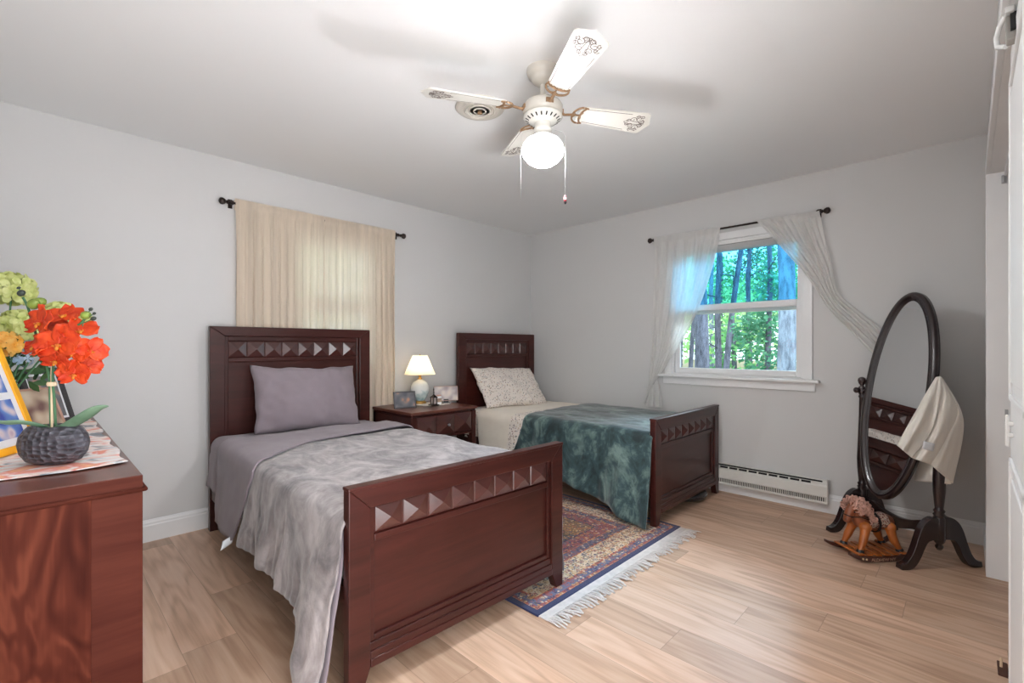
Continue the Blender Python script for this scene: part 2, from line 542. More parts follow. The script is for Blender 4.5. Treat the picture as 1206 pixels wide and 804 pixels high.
    t.base(srgb(244, 234, 212), 0.9)
    tr = t.n('ShaderNodeBsdfTranslucent', None, Color=srgb(252, 240, 214))
    m1 = t.n('ShaderNodeMixShader', None, i0=0.6)
    t.set(m1.inputs[1], t.b.outputs[0]); t.set(m1.inputs[2], tr.outputs[0])
    t.set(t.out.inputs['Surface'], m1.outputs[0])
    M['shade'] = t.m
    def emit(nm, rgb, st):
        t = NT(nm)
        e = t.n('ShaderNodeEmission', None, Color=(*rgb, 1), Strength=st)
        t.set(t.out.inputs['Surface'], e.outputs[0])
        return t.m
    t = NT('lit_globe_glass')       # glow dimmed at the shoulder to keep a hot spot off the ceiling
    z = t.n('ShaderNodeSeparateXYZ', None, Vector=t.co('Object')).outputs[2]
    k = t.n('ShaderNodeMapRange', {'interpolation_type': 'SMOOTHSTEP'}, Value=z)
    for i_, v_ in ((1, -.395), (2, -.345), (3, 1.0), (4, 0.011)): k.inputs[i_].default_value = v_
    e = t.n('ShaderNodeEmission', None, Color=(0.966, 0.986, 1.0, 1), Strength=t.math('MULTIPLY', k.outputs[0], GLOBE_STRENGTH))
    t.set(t.out.inputs['Surface'], e.outputs[0])
    M['globe'] = t.m
    M['bulb'] = emit('lit_bulb', (1.0, 0.87, 0.68), BULB_STRENGTH)
    # glass
    def pane(nm, tint):
        t = NT(nm)
        tp = t.n('ShaderNodeBsdfTransparent', None, Color=(*tint, 1))
        gl = t.n('ShaderNodeBsdfGlossy', None, Roughness=0.02)
        fr = t.n('ShaderNodeFresnel', None, IOR=1.45)
        mx = t.n('ShaderNodeMixShader', None, i0=fr.outputs[0])
        t.set(mx.inputs[1], tp.outputs[0]); t.set(mx.inputs[2], gl.outputs[0])
        t.set(t.out.inputs['Surface'], mx.outputs[0])
        return t.m
    M['glass'] = pane('clear_window_glass', (0.94, 0.98, 0.98))
    M['tint'] = pane('blue_tinted_window_glass', (0.42, 0.82, 1.0))
    t = NT('mirror_silver')
    g = t.n('ShaderNodeBsdfGlossy', None, Color=(0.86, 0.86, 0.86, 1), Roughness=0.004)
    t.set(t.out.inputs['Surface'], g.outputs[0])
    M['mirror'] = t.m
    # blurred photographs
    def photo(nm, stops, sc=6.0):
        t = NT(nm)
        f = t.noise(t.co('Object', (1, 1, 1)), sc, 1, 0.4)
        t.base(t.ramp(f, [(a, srgb(*c)) for a, c in stops]), 0.25, coat=0.4)
        return t.m
    M['ph_blue'] = photo('blurred_blue_photo', [(0.3, (36, 60, 150)), (0.45, (90, 130, 200)), (0.55, (214, 200, 206)), (0.68, (150, 110, 150))], 14)
    M['ph_tan'] = photo('blurred_tan_photo', [(0.3, (110, 80, 76)), (0.5, (190, 168, 146)), (0.7, (214, 200, 180))], 14)
    M['ph_grey'] = photo('blurred_grey_photo', [(0.3, (90, 92, 98)), (0.5, (120, 118, 120)), (0.6, (196, 140, 116)), (0.7, (208, 160, 136))], 14)
    M['ph_light'] = photo('blurred_pale_photo', [(0.3, (150, 138, 140)), (0.5, (196, 184, 178)), (0.7, (222, 206, 190))], 14)
    M['yellow'] = plain('yellow_frame_paint', (250, 176, 16), 0.4)
    M['mount'] = plain('white_photo_mount', (232, 234, 238), 0.6)
    M['blackfr'] = plain('black_frame_wood', (52, 50, 52), 0.4, bump=0.4, bscale=120)
    M['rosefr'] = plain('rose_gold_frame', (186, 146, 128), 0.35, 0.3)
    M['greyfr'] = plain('dark_grey_frame', (74, 72, 76), 0.4)
    # orchid and flowers
    t = NT('black_hammered_pot')
    v = t.co('Object', (1, 1, 1.5))
    vo = t.n('ShaderNodeTexVoronoi', {'feature': 'F1'}, Vector=v, Scale=52.0, Randomness=0.5)
    t.base(t.ramp(vo.outputs['Distance'], [(0.0, srgb(44, 42, 48)), (0.6, srgb(84, 82, 90))]), 0.42)
    t.bump(vo.outputs['Distance'], 1.0, 0.016)
    M['pot'] = t.m
    def petal(nm, a, b, sc=30):
        t = NT(nm)
        f = t.noise(t.co('Object'), sc, 3)
        cc = t.ramp(f, [(0.3, srgb(*a)), (0.7, srgb(*b))])
        t.base(cc, 0.55)
        tr = t.n('ShaderNodeBsdfTranslucent', None, Color=cc)
        m1 = t.n('ShaderNodeMixShader', None, i0=0.25)
        t.set(m1.inputs[1], t.b.outputs[0]); t.set(m1.inputs[2], tr.outputs[0])
        t.set(t.out.inputs['Surface'], m1.outputs[0])
        return t.m
    M['red_petal'] = petal('red_orange_petal', (200, 42, 10), (232, 84, 28))
    M['lip'] = petal('yellow_red_lip', (206, 70, 18), (226, 160, 50), 90)
    M['lime_petal'] = petal('pale_lime_petal', (190, 200, 110), (228, 230, 168))
    M['rose_petal'] = petal('yellow_rose_petal', (244, 170, 40), (246, 206, 120))
    M['blue_petal'] = petal('pale_blue_petal', (150, 180, 210), (196, 214, 230))
    M['leaf'] = petal('dark_green_leaf', (40, 78, 40), (84, 120, 66), 20)
    M['oleaf'] = petal('sage_green_leaf', (96, 132, 104), (138, 168, 140), 12)
    M['stem'] = plain('green_stem', (58, 104, 66), 0.5)
    M['bud'] = plain('green_bud', (112, 130, 50), 0.5, var=0.35, vscale=40)
    M['dbud'] = plain('dark_bud', (44, 50, 44), 0.5)
    M['tie'] = plain('raffia_tie', (222, 196, 164), 0.8)
    # runner
    t = NT('pastel_floral_runner_cloth')
    v = t.co('Object', (1.0, 1.0, 1.0))
    a = t.noise(v, 9, 3, 0.5, 0.8, out=1)
    sp = t.n('ShaderNodeSeparateColor', None, Color=a)
    c = t.ramp(sp.outputs[0], [(0.36, srgb(120, 140, 150)), (0.44, srgb(224, 224, 226)), (0.54, srgb(232, 226, 222)), (0.60, srgb(224, 140, 130)), (0.68, srgb(240, 190, 140))])
    st = t.noise(t.co('Object', (1.0, 26.0, 1.0)), 2.0, 3)
    c = t.mix(t.math('MULTIPLY', t.math('GREATER_THAN', st, 0.52), 0.45), c, srgb(224, 150, 124))
    t.base(c, 0.85)
    t.bump(st, 0.5, 0.006)
    M['runner'] = t.m
    # rocking horse
    M['honey'] = wood('honey_pine', (146, 72, 26), (200, 118, 54), 'z', rough=0.3, coat=0.4)
    M['brownw'] = wood('brown_stained_pine', (110, 58, 36), (160, 92, 58), 'z', rough=0.4, coat=0.2)
    M['rocker'] = wood('dark_rocker_wood', (52, 26, 22), (92, 50, 40), 'y', rough=0.3, coat=0.4)
    M['yarn'] = fabric('dusty_pink_yarn', (204, 158, 142), var=0.2, vscale=40)
    t = NT('woven_saddle_cloth')
    v = t.co('Object', (1, 1, 1))
    n1 = t.noise(v, 120, 2, out=1)
    sp = t.n('ShaderNodeSeparateColor', None, Color=n1)
    t.base(t.ramp(sp.outputs[0], [(0.3, srgb(60, 64, 92)), (0.45, srgb(196, 180, 160)), (0.55, srgb(130, 64, 62)), (0.65, srgb(64, 40, 36))]), 0.9)
    M['saddle'] = t.m
    M['letter'] = plain('carved_letter_tan', (176, 142, 122), 0.6)
    # outdoors
    def bark(nm, a, b):
        t = NT(nm)
        f = t.noise(t.co('Object', (9, 9, 2.2)), 2.0, 5, 0.7)
        t.base(t.ramp(f, [(0.35, srgb(*a)), (0.6, srgb(*b))]), 0.95)
        t.bump(f, 0.8, 0.03)
        return t.m
    M['bark'] = bark('grey_brown_bark', (46, 48, 60), (92, 94, 110))
    M['bark2'] = bark('lichen_bark', (74, 82, 98), (128, 140, 158))
    def foliage(nm, a, b):
        t = NT(nm)
        cc = t.ramp(t.noise(t.pos(), 2.5, 3), [(0.3, srgb(*a)), (0.7, srgb(*b))])
        t.base(cc, 0.6)
        tr = t.n('ShaderNodeBsdfTranslucent', None, Color=cc)
        m1 = t.n('ShaderNodeMixShader', None, i0=0.35)
        t.set(m1.inputs[1], t.b.outputs[0]); t.set(m1.inputs[2], tr.outputs[0])
        t.set(t.out.inputs['Surface'], m1.outputs[0])
        return t.m
    M['fol_dark'] = foliage('dark_evergreen_foliage', (36, 96, 72), (84, 150, 112))
    M['fol_mid'] = foliage('green_foliage', (76, 140, 84), (136, 196, 128))
    M['fol_light'] = foliage('bright_green_foliage', (140, 196, 116), (206, 236, 172))
    M['ground'] = plain('forest_floor', (120, 110, 78), 0.95, var=0.3, vscale=1.0)
mats()

# ================================================================== the room
H = 2.414
XW, YC = -4.25, -3.60          # rear wall (behind the dresser), closet wall
struct(MB().box(XW-.12, 0.12, -4.30, 0.12, -0.10, 0.0), 'floor', M['floor'])
struct(MB().box(XW-.12, 0.12, -4.30, 0.12, H, H+.12), 'ceiling', M['ceil'])
# left wall with the curtained window
WA = (-2.60, -1.93, 0.95, 2.02)
w = MB()
w.box(XW-.12, WA[0], 0, .12, 0, H).box(WA[1], .12, 0, .12, 0, H).box(WA[0], WA[1], 0, .12, 0, WA[2]).box(WA[0], WA[1], 0, .12, WA[3], H)
struct(w, 'wall_left', M['wall'])
WB = (-2.665, -1.665, 0.93, 2.03)
w = MB()
w.box(0, .12, -4.30, WB[0], 0, H).box(0, .12, WB[1], 0, 0, H).box(0, .12, WB[0], WB[1], 0, WB[2]).box(0, .12, WB[0], WB[1], WB[3], H)
struct(w, 'wall_right', M['wall'])
struct(MB().box(XW-.12, XW, -4.30, 0, 0, H), 'wall_rear', M['wall'])
# closet wall: short return, header, far piece, and the closet behind it
JX = -0.53
w = MB()
w.box(JX+.012, 0, YC-.10, YC, 0, H).box(-2.75, JX+.012, YC-.10, YC, 2.052, H).box(-3.02, -2.75, YC-.10, YC, 0, H).box(XW, -4.08, YC-.10, YC, 0, H).box(-4.08, -3.02, YC-.10, YC, 2.04, H)  # the opening next to the rear wall is added for the fill lamp
struct(w, 'wall_front', M['wall'])
struct(MB().box(XW, 0, -4.30, -4.22, 0, H), 'wall_closet_back', M['wall'])
# closet casing and jamb
w = MB()
w.box(JX, JX+.012, YC-.10, YC+.014, 0, 2.04)                       # jamb board
w.box(JX+.012, JX+.062, YC, YC+.014, 0, 2.10)                      # side casing
struct(w, 'trim_1', M['trim'], bevel=.002)
w = MB()
w.box(-2.75, JX+.062, YC+.0005, YC+.016, 2.04, 2.10)               # head casing
w.box(-2.75, JX+.012, YC-.10, YC+.0005, 2.04, 2.052)
w.box(-2.70, JX, YC-.062, YC-.050, 2.015, 2.04).box(-2.70, JX, YC-.088, YC-.076, 2.015, 2.04)
struct(w, 'trim_2', M['trim'], bevel=.002)
# baseboards: a moulded profile
BB = [(0, 0), (.014, 0), (.014, .095), (.011, .102), (.011, .112), (.007, .122), (.005, .130), (0, .130)]
struct(MB().prism([(-d, z) for d, z in BB], 'x', XW, 0), 'baseboard_left', M['trim'])
struct(MB().prism([(-d, z) for d, z in BB], 'y', YC, 0), 'baseboard_right', M['trim'])
struct(MB().prism([(XW+d, z) for d, z in BB], 'y', YC, 0), 'baseboard_rear', M['trim'])
struct(MB().prism([(YC+d, z) for d, z in BB], 'x', JX+.064, 0), 'baseboard_front', M['trim'])

# ------------------------------------------------------------------ right window (double hung)
def double_hung(idx, horiz, a0, a1, z0, z1, glass_hi, glass_lo, sd=.062):
    """horiz(u, d, z): u along wall, d distance outward (+ = outdoors)"""
    def B(mb, u0, u1, d0, d1, za, zb):
        p, q = horiz(u0, d0), horiz(u1, d1)
        mb.box(min(p[0], q[0]), max(p[0], q[0]), min(p[1], q[1]), max(p[1], q[1]), za, zb)
        return mb
    root = bpy.data.objects.new('window_%d' % idx, None); COL.objects.link(root); root['kind'] = 'structure'
    f = MB()
    c = .058
    B(f, a0-c, a0, -.016, 0, z0-.0, z1+c); B(f, a1, a1+c, -.016, 0, z0-.0, z1+c); B(f, a0-c, a1+c, -.017, 0, z1, z1+c)
    B(f, a0-c, a0-c+.012, -.020, -.016, z0, z1+c); B(f, a1+c-.012, a1+c, -.020, -.016, z0, z1+c)
    B(f, a0, a0+.018, 0, .115, z0, z1); B(f, a1-.018, a1, 0, .115, z0, z1); B(f, a0, a1, 0, .115, z1-.018, z1); B(f, a0, a1, .0, .13, z0-.02, z0+.012)
    f.build('window_frame', M['trim'], root, bevel=.003)
    s = MB()
    B(s, a0-.105, a1+.105, -sd, .0, z0-.022, z0)
    s.build('window_stool', M['trim'], root, bevel=.006)
    s = MB()
    B(s, a0-.075, a1+.075, -min(.018, sd*.8), -.0, z0-.085, z0-.022)
    s.build('window_apron', M['trim'], root, bevel=.004)
    zm = (z0+z1)/2 - .005
    i0, i1 = a0+.018, a1-.018
    def sash(nm, d0, d1, za, zb, bot, top, g):
        s = MB()
        B(s, i0, i0+.036, d0, d1, za, zb); B(s, i1-.036, i1, d0, d1, za, zb)
        B(s, i0+.036, i1-.036, d0, d1, za, za+bot); B(s, i0+.036, i1-.036, d0, d1, zb-top, zb)
        s.build('window_sash', M['trim'], root, bevel=.004)
        g_ = MB(); dm = (d0+d1)/2
        B(g_, i0+.03, i1-.03, dm-.002, dm+.002, za+bot-.005, zb-top+.005)
        return g_.build(nm, g, root)
    o = sash('window_pane', .066, .096, zm-.03, z1-.018, .045, .062, glass_hi)
    sash('window_pane', .030, .062, z0+.012, zm+.045, .045, .05, glass_lo)
    return root
w1 = double_hung(1, lambda u, d: (d, u), WB[0], WB[1], WB[2], WB[3], M['tint'], M['glass'])
w2 = double_hung(2, lambda u, d: (u, d), WA[0], WA[1], WA[2], WA[3], M['glass'], M['glass'], sd=.019)

# raised blind under the rod of the right window
bl = thing('window_blind', 'white slatted blind drawn up to the top of the bright window', 'blind', (-.016, (WB[0]+WB[1])/2, 2.0))
hw_ = (WB[1]-WB[0])/2 - .004
MB().box(-.0, .050, -hw_+.02, hw_-.02, -.008, .012).build('headrail', M['whitep'], bl, bevel=.003)
m = MB()
for k in range(6): m.box(.004, .046, -hw_+.024, hw_-.024, -.016-.008*k, -.0125-.008*k)
m.build('slat_stack', M['trim'], bl)

# ------------------------------------------------------------------ bifold closet door leaf at the right edge
d1 = bpy.data.objects.new('door_1', None); COL.objects.link(d1); d1['kind'] = 'structure'
d1.location = (-1.95, -3.610, 0)
m = MB()
L = .60
m.box(-L, 0, -.035, 0, .012, 2.012)
m.build('door_leaf', M['door'], d1, bevel=.004)
m = MB()
for z0, z1 in ((.14, .86), (1.02, 1.90)):                           # raised mouldings around the two panels
    m.box(-.075, -.060, 0, .007, z0, z1).box(-L+.060, -L+.075, 0, .007, z0, z1).box(-L+.06, -.06, 0, .007, z0, z0+.015).box(-L+.06, -.06, 0, .007, z1-.015, z1)
    m.box(-L+.11, -.11, 0, .005, z0+.05, z1-.05)
m.build('door_moulding', M['door'], d1, bevel=.003)
m = MB()
m.box(-.135, -.12, 0, .012, .925, .937).box(-.135, -.12, .008, .016, .90, .985).box(-.135, -.12, 0, .012, .955, .967)
m.build('door_handle', M['whitep'], d1, bevel=.003)

# fittings of the closet opening
g = thing('floor_guide', 'small dark brown strip with a pale pin on the floor by the closet door', 'door guide', (-1.455, -3.612, 0))
MB().box(-.06, .045, -.014, .014, 0, .006).build('strip', plain('brown_strip', (82, 48, 34), .5), g, bevel=.003)
MB().lathe([(.004, 0), (.0035, .03), (.001, .034)], (.0, .004, .006), 8).build('pin', M['tie'], g)
g = thing('track_guard', 'grey and white plastic guard clipped under the closet door track', 'door hardware', (-2.15, -3.596, 1.985))
m = MB()
m.M = Matrix.Rotation(R(24), 4, 'Y') @ Matrix.Rotation(R(0), 4, 'X')
m.box(-.012, .012, -.014, .004, -.045, .042)
m.build('plate', M['greyp'], g, bevel=.004)
m = MB()
m.tube([(-.01, .004, -.045), (.012, .018, -.03), (.03, .02, 0), (.03, .014, .03), (.012, .004, .045)], .006, 8)
m.build('clip', M['whitep'], g)
m = MB()
m.M = Matrix.Rotation(R(24), 4, 'Y')
m.box(-.02, -.013, -.016, -.004, -.02, .038)
m.build('slot', M['black'], g)
MB().box(-.016, .016, -.012, .006, .040, .0555).build('mount', M['whitep'], g, bevel=.003)
g = thing('strike_plate', 'tiny metal strike plate on the white closet jamb', 'strike plate', (JX, -3.658, .826))
MB().box(-.0035, 0, -.006, .006, -.03, .03).box(-.005, -.0035, -.003, .003, -.012, .012).build('plate', M['steel'], g)
g = thing('door_stop', 'small metal catch at the top of the closet jamb', 'catch', (JX, -3.648, 2.0))
MB().box(-.014, 0, -.008, .008, -.02, .02).box(-.02, -.014, -.003, .003, -.016, .01).build('catch_body', M['steel'], g, bevel=.002)

# ================================================================== the beds
def stud_mesh(w, h, d):
    m = MB()
    x, z = w/2, h/2
    e = .004
    P = [(-x, 0, -z), (x, 0, -z), (x, 0, z), (-x, 0, z), (-x+e, -e, -z+e), (x-e, -e, -z+e), (x-e, -e, z-e), (-x+e, -e, z-e), (0, -d, 0)]
    m.add(P, [(0,1,5,4), (1,2,6,5), (2,3,7,6), (3,0,4,7), (4,5,8), (5,6,8), (6,7,8), (7,4,8), (3,2,1,0)])
    return m
def make_bed(name, label, W, loc, rz, rugfoot=0):
    root = thing(name, label, 'bed', loc, rz)
    w = W/2
    # headboard: front face at y = -.045
    m = MB()
    m.prism([(-w, 0), (-w+.085, 0), (-w+.085, 1.235), (-w, 1.298)], 'y', -.045, 0)       # stiles to the floor
    m.prism([(w-.085, 0), (w, 0), (w, 1.298), (w-.085, 1.235)], 'y', -.045, 0)
    m.prism([(-w+.085, 1.2355), (w-.085, 1.2355), (w, 1.2985), (-w, 1.2985)], 'y', -.0445, 0)
    m.box(-w+.085, -w+.105, -.032, 0, .34, 1.235).box(w-.105, w-.085, -.032, 0, .34, 1.235)
    m.box(-w+.105, w-.105, -.032, 0, 1.205, 1.235)
    m.box(-w+.105, w-.105, -.022, 0, 1.095, 1.205)                    # stud row backing
    m.box(-w+.105, w-.105, -.034, 0, 1.068, 1.095)                    # ledge
    m.box(-w+.105, w-.105, -.018, 0, .34, 1.068)                      # panel
    hb = m.build('headboard', M['maho_x'], root, bevel=.0035)
    n = 8
    sw = (W-.21)/n
    st = stud_mesh(sw-.002, .106, .024)
    proto = None
    for k in range(n):
        if proto is None:
            o = proto = st.build('stud', M['stud'], hb)
        else:
            o = proto.copy(); COL.objects.link(o); o.parent = hb
        o.location = (-w+.105+sw*(k+.5), -.022, 1.150)
    # footboard
    yf = -2.02                                                      # front face
    m = MB()
    for s in (-1, 1):                                               # stiles with feet tapering on the inner side
        a, b = s*w, s*(w-.078)
        fz = .0095 if s == rugfoot else 0
        m.prism([(a, fz), (s*(w-.046), fz), (b, .085), (b, .622), (a, .697)] if s < 0 else [(s*(w-.046), fz), (a, fz), (a, .697), (b, .622), (b, .085)], 'y', yf, yf+.042)
    m.prism([(-w+.078, .6225), (w-.078, .6225), (w, .6975), (-w, .6975)], 'y', yf+.0005, yf+.0415)
    m.box(-w-.002, w+.002, yf-.003, yf+.045, .690, .702)
    m.box(-w+.078, -w+.098, yf+.013, yf+.042, .16, .625).box(w-.098, w-.078, yf+.013, yf+.042, .16, .625)
    m.box(-w+.098, w-.098, yf+.020, yf+.042, .525, .625)
    m.box(-w+.098, w-.098, yf+.012, yf+.042, .500, .525)
    m.box(-w+.098, w-.098, yf+.026, yf+.042, .175, .500)
    m.box(-w+.098, w-.098, yf+.015, yf+.042, .160, .180)
    m.box(-w+.078, w-.078, yf+.008, yf+.042, .132, .160).box(-w+.078, w-.078, yf+.002, yf+.042, .108, .134).box(-w+.078, w-.078, yf-.003, yf+.042, .082, .110)
    fb = m.build('footboard', M['maho_x'], root, bevel=.0035)
    sw = (W-.196)/n
    st = stud_mesh(sw-.002, .092, .022)
    proto = None
    for k in range(n):
        if proto is None: o = proto = st.build('stud', M['stud'], fb)
        else:
            o = proto.copy(); COL.objects.link(o); o.parent = fb
        o.location = (-w+.098+sw*(k+.5), yf+.020, .575)
    for s in (-1, 1):
        MB().box(min(s*w*.985, s*(w*.985-.025)), max(s*w*.985, s*(w*.985-.025)), -1.976, -.046, .20, .36).build('side_rail', M['maho_y'], root, bevel=.003)
    m = MB()
    for k in range(9): m.box(-w*.985+.026, w*.985-.026, -.16-.215*k-.06, -.16-.215*k, .262, .28)
    m.build('slat_base', M['maho_x'], root)
    return root
B1 = dict(W=1.085, loc=(-2.588, -.072, 0), rz=R(-1.7), rugfoot=1)
B2 = dict(W=1.055, loc=(-.600, -.072, 0), rz=R(0.0), rugfoot=-1)
bed1 = make_bed('bed', 'dark mahogany bed with grey bedding, nearest the dresser', **B1)
bed2 = make_bed('bed', 'dark mahogany bed with a teal blanket, in the corner by the bright window', **B2)

def bed_thing(nm, label, cat, B, group=None):
    return thing(nm, label, cat, B['loc'], B['rz'], group)

def mattress(B, label, mat, zt):
    r = bed_thing('mattress', label, 'mattress', B)
    hw = B['W']/2-.045
    m = MB().box(-hw, hw, -1.965, -.052, .282, zt)
    m.build('body', mat, r, bevel=.05, seg=4)
    return r

def drape(nm, mat, label, cat, B, hw, r, zt, v0, v1, hemL, hemR, nv=110, fold=(.02, 9), flare=.03, wr=.005, thick=.006, seed=0, inset=0.0, flareL=None, tightR=1.0, crush=0.0):
    """a cloth lying over the bed and hanging down both sides"""
    nh, na, nt = 16, 5, 44
    cols = []
    for i in range(nh, 0, -1): cols.append(('L', i/nh))
    for i in range(na, 0, -1): cols.append(('AL', i/na))
    for i in range(nt+1): cols.append(('T', -1+2*i/nt))
    for i in range(1, na+1): cols.append(('AR', i/na))
    for i in range(1, nh+1): cols.append(('R', i/nh))
    P = []
    for j in range(nv+1):
        t = j/nv
        for kind, q in cols:
            if kind == 'T': sn = q*(1-.02)
            elif kind in ('AL', 'AR'): sn = (1 if kind[1] == 'R' else -1)*(.98+.04*q)
            else: sn = (1 if kind == 'R' else -1)*(1.02+q)
            a, b = v0(sn), v1(sn)
            v = a+(b-a)*t
            s = sn*hw
            wob = wr*(nz(s*4+seed, v*4)*1.0 + .6*nz(s*9+seed, v*7+3) + .35*nz(s*22, v*16+seed))
            if kind == 'T':
                x = q*(hw-r); z = zt+wob+.006*nz(s*2.2+seed, v*1.7)
            elif kind in ('AL', 'AR'):
                sg = 1 if kind[1] == 'R' else -1
                th = q*PI/2
                x = sg*(hw-r+r*math.sin(th)+wob); z = zt-r+r*math.cos(th)+wob*(1-q)
            else:
                sg = 1 if kind == 'R' else -1
                Lh = max(.02, zt-r-(hemR if sg > 0 else hemL)(v))
                dd = q*Lh
                fl = (flareL(v) if (flareL and sg < 0) else flare)
                ph = 2*PI*fold[1]*v + 2.2*nz(v*2.1+seed, sg*3.0) + seed
                k = (dd/.45)**1.2
                sc_ = tightR if sg > 0 else 1.0
                k *= sc_; fl *= sc_
                amp = fold[0]*k*(.6+.8*abs(nz(v*3+seed, 7)))
                x = sg*(hw + fl*(q**1.3) + amp*math.sin(ph) + abs(fold[0])*k*.5 + wob)
                z = zt-r-dd + .008*nz(v*9+seed, 2.0)*q
                v = v + .012*k*math.cos(ph)*1.0
                x += sg*sc_*crush*min(1, dd/.12)*(.008*nz(v*26+seed, zt-dd*5) + .006*nz(v*13, dd*13+seed))
            P.append((x, v, z))
    nc = len(cols)
    fs = [(j*nc+i+1, j*nc+i, (j+1)*nc+i, (j+1)*nc+i+1) for j in range(nv) for i in range(nc-1)]
    m = MB().add(P, fs, True)
    o = m.build(nm, mat, None)
    o.location = B['loc']; o.rotation_euler = (0, 0, B['rz'])
    sm = o.modifiers.new('solid', 'SOLIDIFY'); sm.thickness = thick; sm.offset = 1
    tag(o, label, cat)
    return o

def pillow(nm, mat, label, w, h, T, loc, rot, seed=0):
    def surf(sg):
        def fn(u, v):
            a, b = 2*u-1, 2*v-1
            # pulled-in edges, pointed corners
            x = a*w/2*(1-.05*(1-a*a)*0 - .055*(1-abs(b)**2)*abs(a)**3)
            y = b*h/2*(1-.07*(1-abs(a)**2)*abs(b)**3)
            p = max(0.0, (1-abs(a)**2.6)*(1-abs(b)**2.6))**.52
            z = sg*T/2*p
            edge = 1-p
            wrk = .018*nz(x*7+seed, y*7, sg)*p**.5 + .011*nz(x*16+seed+y*8, y*9, sg)*min(1, p*2) + .016*abs(a)**2*nz(a*3+seed, b*6+a*4, sg)*min(1, p*3) + .006*nz(a*5+seed, b*5)*1
            z += wrk
            x += .008*nz(b*4+seed, 1.5)*abs(a)**6
            y += .012*nz(a*4+seed, 4.5)*abs(b)**6
            return (x, y, z)
        return fn
    m = MB()
    m.grid(surf(1), 44, 30)
    g2 = MB().grid(surf(-1), 44, 30)
    m.add(g2.v, [f[::-1] for f in g2.f], True)
    o = m.build(nm, mat, None, weld=True)
    o.location = loc; o.rotation_euler = rot
    tag(o, label, 'pillow')
    return o

# ---- grey bed
mattress(B1, 'mattress under the mauve grey sheet of the nearer bed', M['mattress'], .575)
drape('bed_sheet', M['mauve'], 'smooth mauve grey sheet under the plush grey blanket', 'sheet', B1, .535, .06, .592,
      lambda s: -.06, lambda s: -1.972, lambda v: .30 if v > -1.75 else lerp(.30, .015, min(1, (-1.75-v)/.2)), lambda v: .3, nv=90, fold=(.010, 5), flare=.03,
      flareL=lambda v: .02+.055*min(1, max(0, (-1.6-v)/.3)), seed=3.1)
drape('blanket', M['grey_plush'], 'crushed plush grey blanket hanging down the side of the nearer bed', 'blanket', B1, .552, .065, .608,
      lambda s: -.70 if s > -.3 else lerp(-.70, -.95, min(1, (-.3-s)/.7)) , lambda s: -1.966 if abs(s) < 1.0 else -1.995,
      lambda v: .21 if v > -1.72 else lerp(.21, .045, min(1, ((-1.72-v)/.20)**1.5)), lambda v: lerp(.25, .06, min(1, max(0, -v-1.2)/.7)), nv=120, fold=(.024, 3.2), flare=.035, wr=.007,
      flareL=lambda v: .035+.06*min(1, max(0, (-1.6-v)/.3)), seed=1.7, crush=1.0)
tb = drape('top_sheet', M['mauve'], 'mauve grey top sheet folded back over the plush grey blanket', 'sheet', B1, .562, .068, .622,
      lambda s: -.36 if s > -.98 else lerp(-.36, -.44, min(1, -s-.98)),
      lambda s: (lerp(-.66, -.745, min(1, (1-s)/1.3)) if s > -.3 else lerp(-.745, -1.05, min(1, ((-.3-s)/.72))**1.4) if s > -1.02 else lerp(-1.05, -.80, min(1, -s-1.02))),
      lambda v: .185, lambda v: .28, nv=60, fold=(.016, 2.5), flare=.03, wr=.006, seed=5.2, thick=.008)
# care tag on the sheet corner
m = MB()
m.grid(lambda u, v: (-.030+.055*u-.012*v, -.006*math.sin(v*3)-.012*v+.02*u, -.040*v+.016*u), 4, 4)
tg = m.build('care_tag', M['mount'], tb, solid=.0015)
tg.location = (-.606, -.795, .192)
tg['label'] = 'white sewn-in tag'
pillow('pillow', M['mauve'], 'plump mauve grey pillow leaning on the headboard of the nearer bed', .715, .46, .20, (-2.565, -.222, .812), (R(72), R(2), R(-1.5)), 2.0)

# ---- teal bed
mattress(B2, 'mattress under the flowered sheet of the corner bed', M['mattress'], .560)
drape('fitted_sheet', M['floral'], 'small flowered sheet stretched over the mattress of the corner bed', 'sheet', B2, .515, .07, .580,
      lambda s: -.056, lambda s: -1.95, lambda v: .335, lambda v: .335, nv=80, fold=(.012, 8), flare=-.005, seed=8.3, wr=.007, tightR=.12)
def v0c(s): return -.30 if s > -1 else lerp(-.30, -.36, min(1, -s-1))
cs = drape('flat_sheet', M['cream'], 'cream sheet with a flowered border folded down below the flowered pillow', 'sheet', B2, .530, .07, .596,
      v0c, lambda s: -.93 if s > -1 else lerp(-.93, -.86, min(1, (-s-1)*1.1)), lambda v: .275, lambda v: .30, nv=60, fold=(.010, 3), flare=.03, seed=4.4, tightR=.12)
bd = drape('flowered_border', M['floral_band'], 'x', 'x', dict(loc=(0,0,0), rz=0), .534, .071, .601,
      lambda s: -.72 if s > -1 else lerp(-.72, -.69, min(1, -s-1)), lambda s: -.932 if s > -1 else lerp(-.932, -.862, min(1, (-s-1)*1.1)), lambda v: .272, lambda v: .298, nv=24, fold=(.010, 3), flare=.031, seed=4.4, thick=.003, tightR=.12)
del bd['category']; bd['label'] = 'flowered border'
bd.parent = cs
drape('blanket', M['teal_plush'], 'dark teal velvet blanket spread over the corner bed', 'blanket', B2, .543, .07, .612,
      lambda s: lerp(-.78, -.87, min(1, max(0, (.2-s)/1.2))) if s > -1.0 else lerp(-.87, -.80, min(1, -s-1.0)), lambda s: -1.968 if abs(s) < 1.0 else -2.0,
      lambda v: lerp(.29, .10, min(1, max(0, (-v-.9)/.75))) if v > -1.72 else lerp(.10, .03, min(1, (-1.72-v)/.15)),
      lambda v: .16, nv=120, fold=(.028, 3.0), flare=.03, wr=.007,
      flareL=lambda v: .03+.05*min(1, max(0, (-1.65-v)/.2)), seed=9.1, tightR=.12, crush=1.0)
